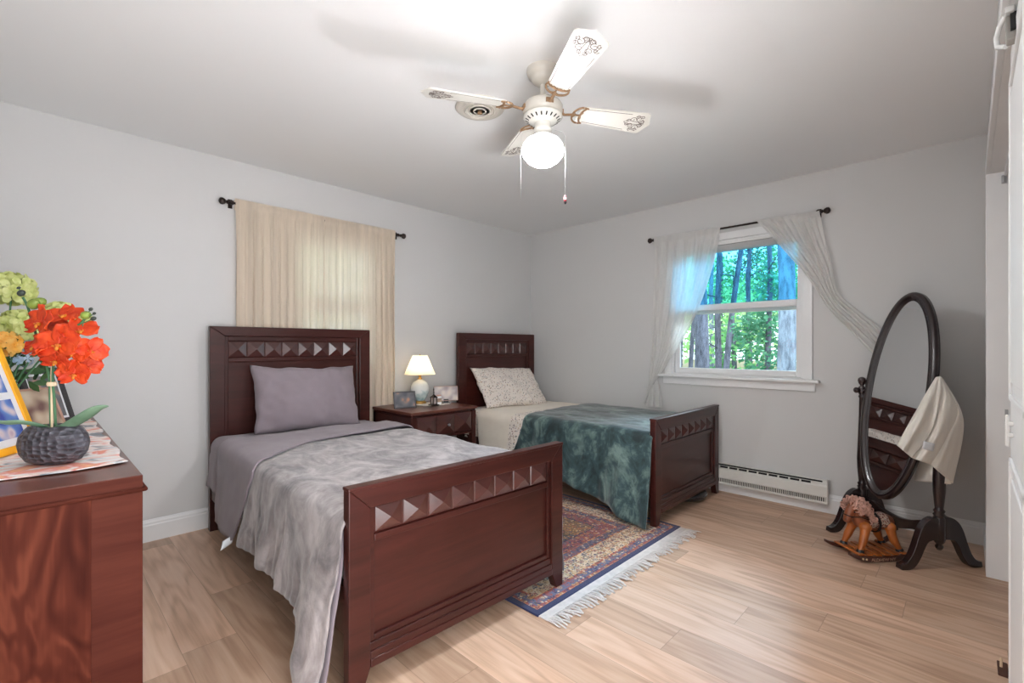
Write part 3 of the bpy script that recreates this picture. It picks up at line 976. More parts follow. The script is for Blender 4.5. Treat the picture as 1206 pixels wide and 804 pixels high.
pillow('pillow', M['floral'], 'cream pillow printed with small flowers on the corner bed', .76, .47, .16, (-.64, -.305, .775), (R(50), R(2), R(-7)), 6.0)

# ================================================================== rug
rug = thing('area_rug', 'Persian patterned rug with white fringe lying between the two beds', 'rug', (-1.69, -1.165, 0))
MB().box(-.70, .70, -1.03, 1.03, 0, .009).build('pile', M['rug'], rug, bevel=.003)
m = MB()
rnd = random.Random(3)
for sg in (-1,):
    m.box(-.695, .695, sg*1.03-.045, sg*1.03, .0015, .006)
    x = -.693
    while x < .69:
        wd = rnd.uniform(.010, .018)
        L = rnd.uniform(.055, .095)
        dx = rnd.uniform(-.022, .030)
        P = []
        for i in range(6):
            t = i/5
            zz = .004+.006*math.sin(t*PI*rnd.uniform(.6, 1.3))
            P.append((x+dx*t*t, sg*(1.03+.043+L*t), max(.003, zz)))
        m.tube(P, [wd*.5*(1-.25*i/5)*(1 if i else .8) for i in range(6)], 6, flat=.5, upv=(0, 0, 1))
        x += wd*.92
m.build('fringe', M['fringe'], rug)
for sg in (1,):
    m = MB().box(-.695, .695, 1.03, 1.06, .0015, .006)
    x = -.69
    while x < .69:
        m.tube([(x, 1.055, .004), (x+rnd.uniform(-.01, .01), 1.09, .003)], .006, 5, flat=.5, upv=(0, 0, 1)); x += .018
    m.build('fringe', M['fringe'], rug)

# ================================================================== nightstand
NS = (-1.680, -.075)           # centre x, back y
NW, ND, NH = .62, .555, .685
ns = thing('nightstand', 'mahogany nightstand with a pyramid fronted drawer between the beds', 'nightstand', (NS[0], NS[1], 0))
h = NW/2
m = MB()
m.box(-h-.006, h+.006, -ND-.008, 0, NH-.022, NH)
m.build('top', M['dtop'], ns, bevel=.004)
m = MB()
m.box(-h+.004, h-.004, -ND+.004, -.004, NH-.036, NH-.022)
m.box(-h, -h+.02, -ND+.03, -.01, .46, NH-.036).box(h-.02, h, -ND+.03, -.01, .46, NH-.036).box(-h+.02, h-.02, -.025, -.01, .46, NH-.036)
m.box(-h+.04, h-.04, -ND+.006, -.02, .468, .484)
m.build('case', M['maho_x'], ns, bevel=.003)
for sx in (-1, 1):
    for y0 in (-ND, -.05):
        MB().box(min(sx*h, sx*(h-.042)), max(sx*h, sx*(h-.042)), y0, y0+.042, .0095 if y0 < -.2 else 0, NH-.036).build('leg', M['maho_z'], ns, bevel=.003)
MB().box(-h+.03, h-.03, -ND+.02, -.02, .14, .16).build('shelf', M['maho_x'], ns, bevel=.003)
dr = MB().box(-h+.046, h-.046, -ND+.004, -ND+.4, .490, NH-.040).build('drawer', M['maho_x'], ns, bevel=.002)
sw = (NW-.092)/3
st = stud_mesh(sw-.002, NH-.040-.490-.006, .034)
for k in range(3):
    if k == 0: o = p0 = st.build('stud', M['stud'], dr)
    else:
        o = p0.copy(); COL.objects.link(o); o.parent = dr
    o.location = (-h+.046+sw*(k+.5), -ND+.004, (NH-.040+.490)/2)
kn = MB().ball((0, -.014, 0), .011, 12, 8).tube([(0, -.012, 0), (0, .012, 0)], .005, 8).build('knob', M['steel'], dr)
kn.location = (0, -ND-.030, (NH-.040+.490)/2)
kn['label'] = 'small pale metal knob'

def on_ns(px, py):             # point on the nightstand top under a photo pixel
    r = FW + RT*((px-603)/F_PX) - UP*((py-408)/F_PX)
    t = (NH - CAM.z)/r.z
    return CAM + t*r
# doily
m = MB()
P = [(0, 0, .003)]; n = 72
for i in range(n):
    a = 2*PI*i/n
    r = .125*(1+.05*math.cos(12*a))
    P.append((r*1.25*math.cos(a), r*math.sin(a), .0015))
m.add(P, [(0, i+1, (i+1) % n+1) for i in range(n)])
o = m.build('doily', M['cream'], None, solid=.001)
o.location = (-1.545, -.285, NH)
tag(o, 'cream cloth mat on the nightstand in front of the lamp', 'doily')

# table lamp
lp = thing('table_lamp', 'lit porcelain table lamp with a cream cone shade on the nightstand', 'lamp', (-1.615, -.19, NH))
MB().lathe([(.052, 0), (.055, .012), (.046, .020), (.040, .026)], n=28).build('base', M['brass'], lp)
MB().lathe([(.038, .024), (.046, .034), (.062, .062), (.075, .098), (.080, .130), (.074, .160), (.056, .184), (.034, .196), (.022, .202), (.018, .206)], n=32).build('vase_body', M['porcelain'], lp)
MB().lathe([(.018, .204), (.020, .212), (.012, .218), (.010, .232), (.015, .236), (.015, .252), (.009, .256), (.009, .262)], n=20).build('neck', M['brass'], lp)
m = MB()
m.lathe([(.128, .248), (.129, .250), (.062, .408), (.061, .408)], n=40)
m.build('lamp_shade', M['shade'], lp)
m = MB()
m.ball((0, 0, .315), .026, 14, 10, (1, 1, 1.25))
m.build('bulb', M['bulb'], lp)
m = MB()
for a in (0, PI): m.tube([(0.012*math.cos(a), 0, .256), (.045*math.cos(a), 0, .29), (.045*math.cos(a), 0, .36), (0, 0, .40)], .002, 6)
m.tube([(-.06, 0, .402), (.06, 0, .402)], .0018, 6)
m.tube([(0, 0, .40), (0, 0, .418)], .004, 8)
m.build('harp', M['brass'], lp)

def photo_frame(name, label, w, h, b, depth, mat_f, mat_p, loc, rz, lean, mount=None, stand=True, panes=1, mount_mat=None):
    r = thing(name, label, 'picture frame', loc, rz)
    T = Matrix.Rotation(lean, 4, 'X')          # +lean tips the top back (towards +y)
    def mk(): mm = MB(); mm.M = Matrix.Rotation(-lean, 4, 'X'); return mm
    m = mk()
    hw = w/2
    d = depth
    for q in ((-hw, -hw+b, 0, h), (hw-b, hw, 0, h), (-hw+b, hw-b, 0, b), (-hw+b, hw-b, h-b, h)):
        m.box(q[0], q[1], 0, d, q[2], q[3])
    m.build('moulding', mat_f, r, bevel=.002)
    m = mk()
    if mount:
        m.box(-hw+b, hw-b, d*.35, d*.45, b, h-b)
        m.build('mount', mount_mat or M['mount'], r)
        m = mk()
        ih = (h-2*b-mount*(panes+1))/panes
        for k in range(panes):
            z0 = b+mount+k*(ih+mount)
            m.box(-hw+b+mount, hw-b-mount, d*.30, d*.35, z0, z0+ih)
    else:
        m.box(-hw+b, hw-b, d*.35, d*.45, b, h-b)
    m.build('photo', mat_p, r)
    if mount is None or True:
        m = mk(); m.box(-hw+b*.5, hw-b*.5, d*.5, d*.95, b*.5, h-b*.5); m.build('backing', M['dark'], r)
    if stand:
        # strut down to the table behind
        s, c = math.sin(lean), math.cos(lean)
        top = (0, d + s*h*.55, c*h*.55 - d*s)
        m = MB(); m.tube([top, (0, s*h*.55 + h*.30 + d, .002)], .006, 6, flat=2.5, upv=(0, 1, 0)); m.build('strut', M['dark'], r)
    return r
p = on_ns(475, 477)
photo_frame('picture_frame', 'dark framed photo standing at the left front of the nightstand', .178, .132, .010, .012, M['greyfr'], M['ph_grey'], (-1.862, -.355, NH), R(-14+0), R(14))
pf = photo_frame('digital_photo_frame', 'pale wide screen on a small dark foot at the right of the nightstand', .205, .125, .004, .010, M['rosefr'], M['ph_light'], (-1.452, -.34, NH+.022), R(-30), R(10), stand=False)
MB().box(-.035, .035, -.008, .04, -.022, -.015).box(-.022, .022, .004, .016, -.016, .014).build('foot', M['black'], pf, bevel=.002)
# little lantern
la = thing('lantern', 'tiny dark metal lantern in front of the lit lamp', 'ornament', (-1.607, -.375, NH))
m = MB()
m.box(-.034, .034, -.03, .03, 0, .008).box(-.022, .022, -.020, .020, .008, .014)
for sx in (-1, 1):
    for sy in (-1, 1): m.box(sx*.018-.003, sx*.018+.003, sy*.016-.003, sy*.016+.003, .012, .065)
m.add([(-.026,-.024,.065),(.026,-.024,.065),(.026,.024,.065),(-.026,.024,.065),(0,0,.092)], [(3,2,1,0),(0,1,4),(1,2,4),(2,3,4),(3,0,4)])
m.build('lantern_body', M['bronze'], la)
m = MB().lathe([(.007, .086), (.004, .10), (.007, .108), (.003, .116), (.006, .126), (.0015, .15)], n=10)
m.build('finial', M['bronze'], la)
MB().box(-.016, .016, -.014, .014, .014, .064).build('panes', M['ph_light'], la)
# small jar
ja = thing('candle_jar', 'small white printed jar between the lantern and the pale screen', 'jar', (-1.535, -.345, NH))
MB().lathe([(.022, 0), (.024, .004), (.024, .066), (.020, .070)], n=20).build('jar_body', M['mount'], ja)
MB().lathe([(.021, .069), (.0215, .078), (.019, .080)], n=20).build('lid', M['rosefr'], ja)
MB().lathe([(.0243, .020), (.0243, .052)], n=20, a0=R(180), a1=R(330)).build('paper_label', M['ph_tan'], ja)

# ================================================================== dresser
DX0, DX1, DY0, DY1, DH = -4.205, -3.702, -1.915, -.435, .82
ds = thing('dresser', 'brown wooden dresser at the left with flowers and frames on top', 'dresser', ((DX0+DX1)/2, (DY0+DY1)/2, 0))
a, b = (DX1-DX0)/2, (DY1-DY0)/2
MB().box(-a, a, -b, b, DH-.034, DH).build('top', M['dtop'], ds, bevel=.002)
MB().box(-a, a, -b-.0015, -b-.0002, DH-.034, DH-.0015).build('top_edge', M['drail'], ds)
m = MB()
m.tube([(-a, -b-.004, DH-.039), (a+.005, -b-.004, DH-.039), (a+.005, b, DH-.039)], .006, 10)
m.build('bead_moulding', M['drail'], ds)
m = MB()
m.box(-a, a-.0, -b+.002, b-.002, .06, DH-.034)
m.build('carcass', M['dark'], ds)
# end panels with stiles and a recessed figured board
for sy in (-1,):
    m = MB()
    y0, y1 = -b-.002, -b+.0015
    m.box(a-.105, a, y0, y1, 0.0, DH-.045).box(-a, -a+.105, y0, y1, 0.0, DH-.045)
    m.box(-a+.105, a-.105, y0, y1, .0, .09)
    m.build('end_stile', M['drail'], ds, bevel=.0015)
    MB().box(-a+.104, a-.104, -b-.0008, -b+.0017, .09, DH-.045).build('end_panel', M['dpanel'], ds)
m = MB()
m.box(a-.002, a, -b, b, .0, .075)
m.build('plinth', M['drail'], ds)
for r_ in range(3):
    for c_ in range(2):
        z0 = .085+.232*r_; y0 = -b+.02+c_*(b-.01)
        d = MB().box(a-.002, a+.0005, y0, y0+b-.03, z0, z0+.222).build('drawer', M['maho_y'], ds, bevel=.0008)
        k = MB().ball((0, 0, 0), .006, 10, 6).build('knob', M['steel'], d)
        k.location = (a+.004, y0+(b-.03)/2, z0+.11)
# runner
m = MB()
x0, x1, y0, y1 = -4.08, -3.716, -1.735, -.47
def rf(u, v):
    y = lerp(y0, y1, v) + .012*math.sin(u*7)*(1-v) + .02*(1-u)*(-1)*(1-v)
    x = lerp(x0, x1, u) + .006*math.sin(y*24)*(u**4)
    z = DH + .0032 + .0020*(1+nz(x*5, y*42))*(u**1.5) + .0008*(1+nz(x*14, y*14))
    return (x-x1, y-y0, z-DH)
m.grid(rf, 26, 150)
o = m.build('table_runner', M['runner'], None, solid=.003)
o.location = (x1, y0, DH)
tag(o, 'pastel flowered runner cloth along the top of the dresser', 'table runner')

# ---- frames on the dresser
YR = math.atan2(-.094*0+.176, .094)        # frame's own x axis runs along its bottom edge
photo_frame('picture_frame', 'bright yellow frame with two photos at the left of the dresser', .26, .375, .024, .016, M['yellow'], M['ph_blue'],
            (-3.888-.13*.471, -1.245-.13*.882, DH+.010), R(62), R(18), mount=.024, panes=2)
photo_frame('picture_frame', 'black framed picture leaning at the back of the dresser behind the orchid', .20, .255, .024, .016, M['blackfr'], M['ph_grey'],
            (-3.835, -.69, DH+.010), R(50), R(17), mount=.01)
photo_frame('picture_frame', 'small rose gold frame with a tan photo behind the red orchid', .16, .19, .008, .012, M['rosefr'], M['ph_tan'],
            (-3.862, -.97, DH+.010), R(46), R(22))

# ---- orchid
OP = Vector((-3.868, -1.612, DH+.0095))
oc = thing('potted_orchid', 'red orange orchid in a black hammered oval pot on the dresser', 'orchid', OP, YAW-R(90))
# local frame: x to the viewer's right, y away from the camera
m = MB()
prof = [(r_*.88, z_*.90) for r_, z_ in [(.001, 0), (.060, .001), (.082, .010), (.100, .034), (.106, .062), (.101, .088), (.086, .110), (.074, .120), (.070, .121), (.068, .116), (.060, .100)]]
m.lathe(prof, n=48, sx=1.0, sy=.62)
m.build('pot', M['pot'], oc)
MB().lathe([(.001, .098), (.059, .096)], n=36, sx=1.0, sy=.62).build('soil', M['dark'], oc)
def O(px, py, dy=0.0):        # photo pixel to the orchid's local frame, dy metres deeper
    d = 1.37 + dy
    p = pt(px, py, d) - OP
    return Vector((p.dot(RT), p.dot(FW), p.z))
m = MB()
def smooth_path(pts, n=24): return [smooth_at(pts, i/n) for i in range(n+1)]
s1 = smooth_path([O(60, 512), O(59, 470), O(57, 440), O(46, 405, .01), O(38, 380, .01), O(33, 362, .01), O(27, 350, .01)])
s2 = smooth_path([O(66, 512), O(64, 470), O(62, 445), O(66, 415), O(80, 390), O(96, 380), O(104, 368)])
m.build
MB().tube(s1, .0032, 8).build('stem', M['stem'], oc)
MB().tube(s2, .0032, 8).build('stem', M['stem'], oc)
MB().tube(smooth_path([O(70, 432), O(82, 434), O(94, 428, -.01)], 10), .0018, 6).build('stem', M['stem'], oc)
MB().tube([O(61, 515), O(61, 420)], .0028, 8).build('support_stick', M['tie'], oc)
m = MB()
m.lathe([(.0105, -.006), (.012, 0), (.0105, .006)], O(61, 452), 14)
m.build('tie', M['tie'], oc)
def leaf_strap(path, wid, nm='leaf', mat='oleaf'):
    m = MB()
    n = 22
    P = [smooth_at(path, i/n) for i in range(n+1)]
    V = []; F = []
    for i, p in enumerate(P):
        t = (P[min(i+1, n)]-P[max(i-1, 0)]).normalized()
        side = t.cross(Vector((0, .55, .84))).normalized()
        up = side.cross(t)
        w_ = wid*(math.sin(PI*min(1, (i/n*.93+.07)))**.55)
        for k in (-1, -.5, 0, .5, 1): V.append(p + side*w_*k + up*abs(k)*w_*.30)
    for i in range(n):
        for k in range(4): F.append((i*5+k, i*5+k+1, i*5+k+6, i*5+k+5))
    m.add(V, F, True)
    return m.build(nm, M[mat], oc, solid=.002)
leaf_strap([O(60, 507), O(78, 503, -.02), O(98, 492, -.03), O(114, 482, -.03), O(128, 478, -.02)], .016)
leaf_strap([O(60, 507), O(44, 502, -.04), O(24, 499, -.07), O(4, 499, -.09), O(-14, 494, -.10)], .017)
MB().tube([O(60, 510), O(53, 500)], [.006, .004], 8).build('leaf', M['leaf'], oc)

def flower(center, nrm, size, roll, rnd):
    """five petals round a lip, facing nrm"""
    f = bpy.data.objects.new('flower', None); f.empty_display_size = .02
    COL.objects.link(f); f.parent = oc
    f.location = center
    q = Vector(nrm).to_track_quat('Z', 'Y')
    f.rotation_mode = 'QUATERNION'
    f.rotation_quaternion = q @ Matrix.Rotation(roll, 4, 'Z').to_quaternion()
    spec = [(90, 1.0, .42, .10), (210, .95, .36, .05), (330, .95, .36, .05), (168, 1.05, .62, .14), (12, 1.05, .62, .14)]
    for ang, ln, wd, lift in spec:
        m = MB()
        a0 = R(ang+rnd.uniform(-6, 6)); cup = rnd.uniform(.05, .30)
        def fn(u, v):
            r = size*ln*v
            w_ = size*wd*math.sin(PI*min(1, v*.88+.06))**.6*(2*u-1)
            x = r; y = w_
            z = size*(.22*cup*v*v*2 - .25*cup*(2*u-1)**2*0 + .05*math.sin(v*9+u*5)*v) + size*.12*(abs(2*u-1)**2)*v
            return (x*math.cos(a0)-y*math.sin(a0), x*math.sin(a0)+y*math.cos(a0), z)
        m.grid(fn, 8, 9)
        m.build('petal', M['red_petal'], f, solid=.0012)
    m = MB()
    m.ball((0, -.10*size, .10*size), .13*size, 10, 6, (1, .8, .9))
    m.ball((0, -.24*size, .16*size), .11*size, 10, 6, (.9, 1.2, .6))
    m.tube([(-.12*size, -.15*size, .08*size), (-.2*size, -.1*size, .2*size)], .04*size, 6)
    m.tube([(.12*size, -.15*size, .08*size), (.2*size, -.1*size, .2*size)], .04*size, 6)
    m.build('lip', M['lip'], f)
    return f
rn = random.Random(11)
FL = [(48, 380, -.02, (-.35, -1, .25), .052), (45, 408, -.03, (-.35, -.8, .55), .052), (70, 405, -.045, (.1, -1, .15), .056), (76, 372, .01, (.1, -.7, .7), .046),
      (93, 390, -.01, (.5, -.6, .7), .044), (86, 414, -.02, (.3, -.9, .1), .042), (107, 412, .0, (.9, -.5, .05), .040), (88, 440, -.02, (.2, -1, -.1), .042),
      (66, 424, -.035, (-.1, -.9, -.35), .044), (102, 432, .01, (.7, -.6, -.2), .036), (62, 385, .035, (-.2, .4, .8), .046)]
for px, py, dy, nn, sz in FL:
    flower(O(px, py, dy), nn, sz, rn.uniform(-.5, .5), rn)
def bud(px, py, r, mat, dy=0, el=1.3):
    m = MB().ball((0, 0, 0), r, 12, 8, (1, 1, el))
    o = m.build('bud', M[mat], oc); o.location = O(px, py, dy); o.rotation_euler = (rn.uniform(-.5, .5), R(60), 0)
bud(40, 358, .015, 'bud'); bud(46, 356, .014, 'bud', .01); bud(25, 345, .009, 'dbud'); bud(101, 371, .012, 'bud', 0, 1.1)
bud(107, 364, .005, 'dbud'); bud(111, 369, .004, 'dbud'); bud(110, 375, .006, 'dbud'); bud(22, 339, .004, 'dbud')
m = MB()
for a_, b_ in (((104, 368), (107, 364)), ((100, 376), (111, 369)), ((99, 380), (110, 375)), ((97, 384), (101, 371)), ((25, 345), (22, 339)), ((33, 362), (42, 358))):
    m.tube([O(*a_), O(*b_)], .0013, 6)
m.build('bud_stalk', M['stem'], oc)

# ---- mixed bouquet behind
BP = Vector((-3.985, -1.12, DH+.0095))
bq = thing('flower_bouquet', 'pale lime, blue and yellow artificial flowers in a vase behind the yellow frame', 'flowers', BP, YAW-R(90))
def Q(px, py, d=1.74):
    p = pt(px, py, d) - BP
    return Vector((p.dot(RT), p.dot(FW), p.z))
MB().lathe([(.001, 0), (.040, .001), (.046, .02), (.050, .06), (.040, .11), (.030, .14), (.036, .16), (.033, .16), (.027, .14)], n=28).build('vase', M['porcelain'], bq)
rb = random.Random(5)
def head(nm, mat, c, r, n, psz, flat=.75):
    m = MB()
    for k in range(n):
        d = Vector((rb.gauss(0, 1), rb.gauss(0, 1), rb.gauss(0, 1))).normalized()
        d = Vector((d.x, d.y*.8, d.z*flat))
        p = c + d*r
        q = d.to_track_quat('Z', 'Y').to_matrix().to_4x4()
        m.M = Matrix.Translation(p) @ q @ Matrix.Rotation(rb.uniform(0, 2), 4, 'Z')
        for a in range(4):
            ca, sa = math.cos(a*PI/2), math.sin(a*PI/2)
            L = psz
            V = [(0, 0, 0), (L*.6, -L*.42, L*.12), (L*1.05, -L*.2, L*.2), (L*1.05, L*.2, L*.2), (L*.6, L*.42, L*.12)]
            m.add([(x*ca-y*sa, x*sa+y*ca, z) for x, y, z in V], [(0, 1, 2, 3, 4)], False)
    m.M = None
    return m.build(nm, mat, bq)
head('hydrangea', M['lime_petal'], Q(14, 340), .062, 60, .032)
head('hydrangea', M['lime_petal'], Q(24, 384, 1.72), .060, 64, .032)
head('hydrangea', M['lime_petal'], Q(70, 370, 1.80), .046, 44, .028)
head('hydrangea', M['lime_petal'], Q(94, 376, 1.84), .034, 40, .018)
head('rose', M['rose_petal'], Q(6, 405, 1.66), .045, 60, .022)
head('blue_flower', M['blue_petal'], Q(34, 410, 1.72), .03, 18, .014)
head('blue_flower', M['blue_petal'], Q(26, 424, 1.70), .028, 16, .014)
head('blue_flower', M['blue_petal'], Q(40, 396, 1.76), .024, 14, .014)
m = MB()
for k in range(46):
    c = Q(rb.uniform(4, 62), rb.uniform(404, 456), rb.uniform(1.68, 1.80))
    d = Vector((rb.uniform(-1, 1), rb.uniform(-1, .3), rb.uniform(-.6, .8))).normalized()
    s = d.cross(Vector((rb.uniform(-.3, .3), -1, rb.uniform(.2, .8)))).normalized()
    L = rb.uniform(.035, .065)
    m.add([c, c+d*L*.35+s*L*.24, c+d*L*.7+s*L*.2, c+d*L, c+d*L*.7-s*L*.2, c+d*L*.35-s*L*.24], [(0, 1, 2, 3, 4, 5)])
m.build('foliage', M['leaf'], bq)
m = MB()
for (px, py, d) in ((14, 342, 1.74), (24, 386, 1.72), (72, 372, 1.8), (94, 376, 1.84), (6, 405, 1.66), (34, 410, 1.72), (26, 424, 1.7), (40, 396, 1.76)):
    m.tube([(0, 0, .13), Q(px, py, d)*.55+Vector((0, 0, .08)), Q(px, py, d)], .003, 6)
m.build('stem', M['stem'], bq)

# ================================================================== curtains and rods
def rod(name, label, p0, p1, br):
    r = thing(name, label, 'curtain rod', ((p0[0]+p1[0])/2, (p0[1]+p1[1])/2, p0[2]))
    c = Vector(r.location)
    a, b = Vector(p0)-c, Vector(p1)-c
    d = (b-a).normalized()
    MB().tube([a, b], .0075, 12).build('pole', M['bronze'], r)
    for e, s in ((a, -1), (b, 1)):
        m = MB()
        ang = d*s
        q = ang.to_track_quat('Z', 'Y').to_matrix().to_4x4()
        m.M = Matrix.Translation(e) @ q
        m.lathe([(.009, -.004), (.013, 0), (.013, .006), (.008, .010), (.018, .020), (.024, .032), (.022, .044), (.012, .052), (.001, .055)], n=8, smooth=False)
        m.build('finial', M['bronze'], r)
        m = MB()
        k = e - d*s*.022
        w = Vector(br)
        m.tube([k, k+w], .006, 8)
        m.box(min(k.x, k.x+w.x*.0)-.009, k.x+.009, k.y-.009, k.y+.009, -.012, .012)
        q = k+w
        m.box(q.x-(.003 if br[0] else .013), q.x+(.0 if br[0] else .013), q.y-(.003 if br[1] else .013), q.y+(.0 if br[1] else .013), -.03, .03)
        m.build('bracket', M['bronze'], r)
    return r
RA, RB = -.042, -.050
rod('curtain_rod', 'dark bronze rod holding the beige curtains above the grey bed', (-3.015, RA, 2.118), (-1.715, RA, 2.118), (0, -RA, 0))
rod('curtain_rod', 'dark bronze rod above the bright window with swept back white curtains', (RB, -2.785, 2.115), (RB, -1.515, 2.115), (-RB, 0, 0))

def flat_curtain(label, x0, x1, z0, z1, seed, n):
    m = MB()
    def fn(u, v):
        z = lerp(z1, z0, v)
        # gathered at the rod, broader folds lower down
        tight = math.exp(-v*9)
        ph = 2*PI*n*u + 1.8*nz(u*6+seed, v*1.2) + seed
        broad = math.sin(ph*.42 + 2.0*nz(u*4+seed, v*.8)) * (1-tight)
        y = .006*math.sin(ph*1.9)*(.35+tight*.65) + .0135*broad*(.55+.9*abs(nz(u*5+seed, 2.0)))
        x = lerp(x0, x1, u) + .010*math.cos(ph*.42)*(1-tight) + .014*nz(u*3, v*2, seed)*v
        k_ = max(0.0, 1-abs(z-2.118)/.035)**.5
        y = y*(1-k_) + (-.0105-.002*math.sin(ph*1.9))*k_
        return (x, RA-.001+y, z + .005*math.sin(ph*1.9)*(1 if v < .012 else 0))
    m.grid(fn, 150, 60)
    # back layer of the rod pocket
    def fp(u, v):
        z = lerp(2.145, 2.075, v)
        ph = 2*PI*n*u + 1.8*nz(u*6+seed, 0) + seed
        return (lerp(x0, x1, u), RA+.0115+.002*math.sin(ph*1.9), z)
    m.grid(fp, 150, 6)
    o = m.build('curtain', M['curtA'], None)
    return tag(o, label, 'curtain')
flat_curtain('beige gathered curtain, left one of the closed pair above the grey bed', -2.975, -2.377, .56, 2.150, 1.3, 26)
flat_curtain('beige gathered curtain, right one of the closed pair, beside the lit lamp', -2.372, -1.765, .56, 2.150, 7.7, 26)

def swept_curtain(label, left, right, folds, seed, amp=.016, nv=90, tail=None):
    """left, right: edge polylines of (y, z) down the wall; cloth folds out from the wall"""
    m = MB()
    def fn(u, v):
        l = smooth_at([(a, b, 0) for a, b in left], v)
        r = smooth_at([(a, b, 0) for a, b in right], v)
        y = lerp(l.x, r.x, u); z = lerp(l.y, r.y, u)
        wid = (l-r).length
        k = min(1.0, wid/.35)
        ph = 2*PI*folds*u + 1.5*nz(u*4+seed, v*2.0)
        x = -.050 + amp*math.sin(ph)*(.5+.5*k) + .005*math.sin(ph*2.7+seed)
        if v < .05: x = -.0640 + .25*(x+.05)
        x = min(x, -.0225)
        return (x, y, z+.003*math.sin(ph)*(v < .02))
    m.grid(fn, 70, nv)
    o = m.build('curtain', M['curtB'], None)
    return tag(o, label, 'curtain')
c1 = swept_curtain('sheer white curtain gathered to the left side of the bright window',
    [(-1.525, 2.135), (-1.52, 1.80), (-1.505, 1.45), (-1.495, 1.15), (-1.475, .90), (-1.445, .76), (-1.425, .64)],
    [(-2.10, 2.125), (-2.04, 1.85), (-1.93, 1.52), (-1.80, 1.26), (-1.655, 1.03), (-1.545, .875), (-1.515, .855)], 7, 2.0)
# the tail hanging below the gathered edge
c2 = MB()
def tailf(u, v):
    z = lerp(.93, .63, v)
    y = lerp(lerp(-1.475, -1.43, v), lerp(-1.545, -1.605, v**.6), u)
    return (-.046+.014*math.sin(u*2*PI*2.6+.6+v)*(.4+.6*v), y, z)
c2.grid(tailf, 40, 30)
o = c2.build('tail', M['curtB'], c1)
c3 = swept_curtain('sheer white curtain pulled aside to the right behind the oval mirror',
    [(-2.365, 2.128), (-2.52, 1.92), (-2.70, 1.66), (-2.83, 1.43), (-2.96, 1.265), (-3.07, 1.125), (-3.125, 1.10)],
    [(-2.775, 2.120), (-2.80, 1.96), (-2.845, 1.75), (-2.88, 1.55), (-2.985, 1.42), (-3.10, 1.30), (-3.14, 1.22)], 6, 4.0, amp=.018)
# hold-back hook that the sweep is caught on
hk = thing('curtain_tieback', 'small bronze hook on the wall behind the mirror holding the swept curtain', 'hook', (0, -3.13, 1.15))
m = MB().tube([(0, 0, 0), (-.05, 0, 0), (-.085, 0, .004), (-.09, 0, .03)], .005, 8)
m.build('hook_arm', M['bronze'], hk)
MB().box(-.004, 0, -.015, .015, -.025, .025).build('hook_plate', M['bronze'], hk)

# ================================================================== baseboard heater
ht = thing('baseboard_heater', 'low white wall heater with black louvre slots under the bright window', 'heater', (0, -2.30, 0))
y0, y1 = -.52, .62
m = MB()
prof = [(-.0145, .072), (-.060, .066), (-.066, .072), (-.066, .082), (-.058, .086), (-.058, .116), (-.066, .120), (-.064, .190), (-.058, .196), (-.050, .200), (-.044, .228), (-.0145, .232)]
m.prism(prof, 'y', y0, y1)
m.build('cover', M['heater'], ht, bevel=.0015)
for yy in (y0-.004, y1):
    MB().box(-.070, -.0145, yy, yy+.004, .064, .236).build('end_cap', M['heater'], ht)
m = MB()
m.box(-.0592, -.0575, y0+.01, y1-.01, .087, .115)
m.build('grille_recess', M['dark'], ht)
m = MB()
k = y0+.012
while k < y1-.01:
    m.box(-.0625, -.0590, k, k+.0055, .086, .116); k += .0125
m.build('grille', M['heater'], ht)
m = MB()
k = y0+.10
while k < y1-.06:
    m.add([(-.0512, k, .1995), (-.0512, k+.058, .1995), (-.0484, k+.058, .2135), (-.0484, k, .2135)], [(0, 1, 2, 3)]); k += .071
m.build('louvre', M['dark'], ht, solid=.003)
m = MB().add([(-.0476, y0+.03, .2175), (-.0476, y1-.01, .2175), (-.0450, y1-.01, .2285), (-.0450, y0+.03, .2285)], [(0, 1, 2, 3)])
m.build('top_slot', M['dark'], ht, solid=.002)

# ================================================================== robot vacuum under the corner bed
rv = thing('robot_vacuum', 'low black glossy appliance on the floor under the foot of the corner bed', 'vacuum', (-.375, -1.935, 0))
MB().lathe([(.001, .008), (.135, .008), (.160, .014), (.168, .028), (.168, .052), (.160, .064), (.140, .070), (.001, .071)], n=48).build('body', M['black'], rv)
MB().lathe([(.1695, .026), (.174, .030), (.174, .046), (.1695, .050)], n=40, a0=R(190), a1=R(350)).build('bumper', plain('gloss_black', (34, 34, 40), .12, coat=.8), rv)
MB().lathe([(.045, .070), (.046, .082), (.040, .085), (.001, .085)], n=28).build('sensor_turret', M['greyp'], rv)
for sx in (-1, 1): MB().tube([(sx*.11-.01, 0, .021), (sx*.11+.01, 0, .021)], .021, 14).build('wheel', M['dark'], rv)

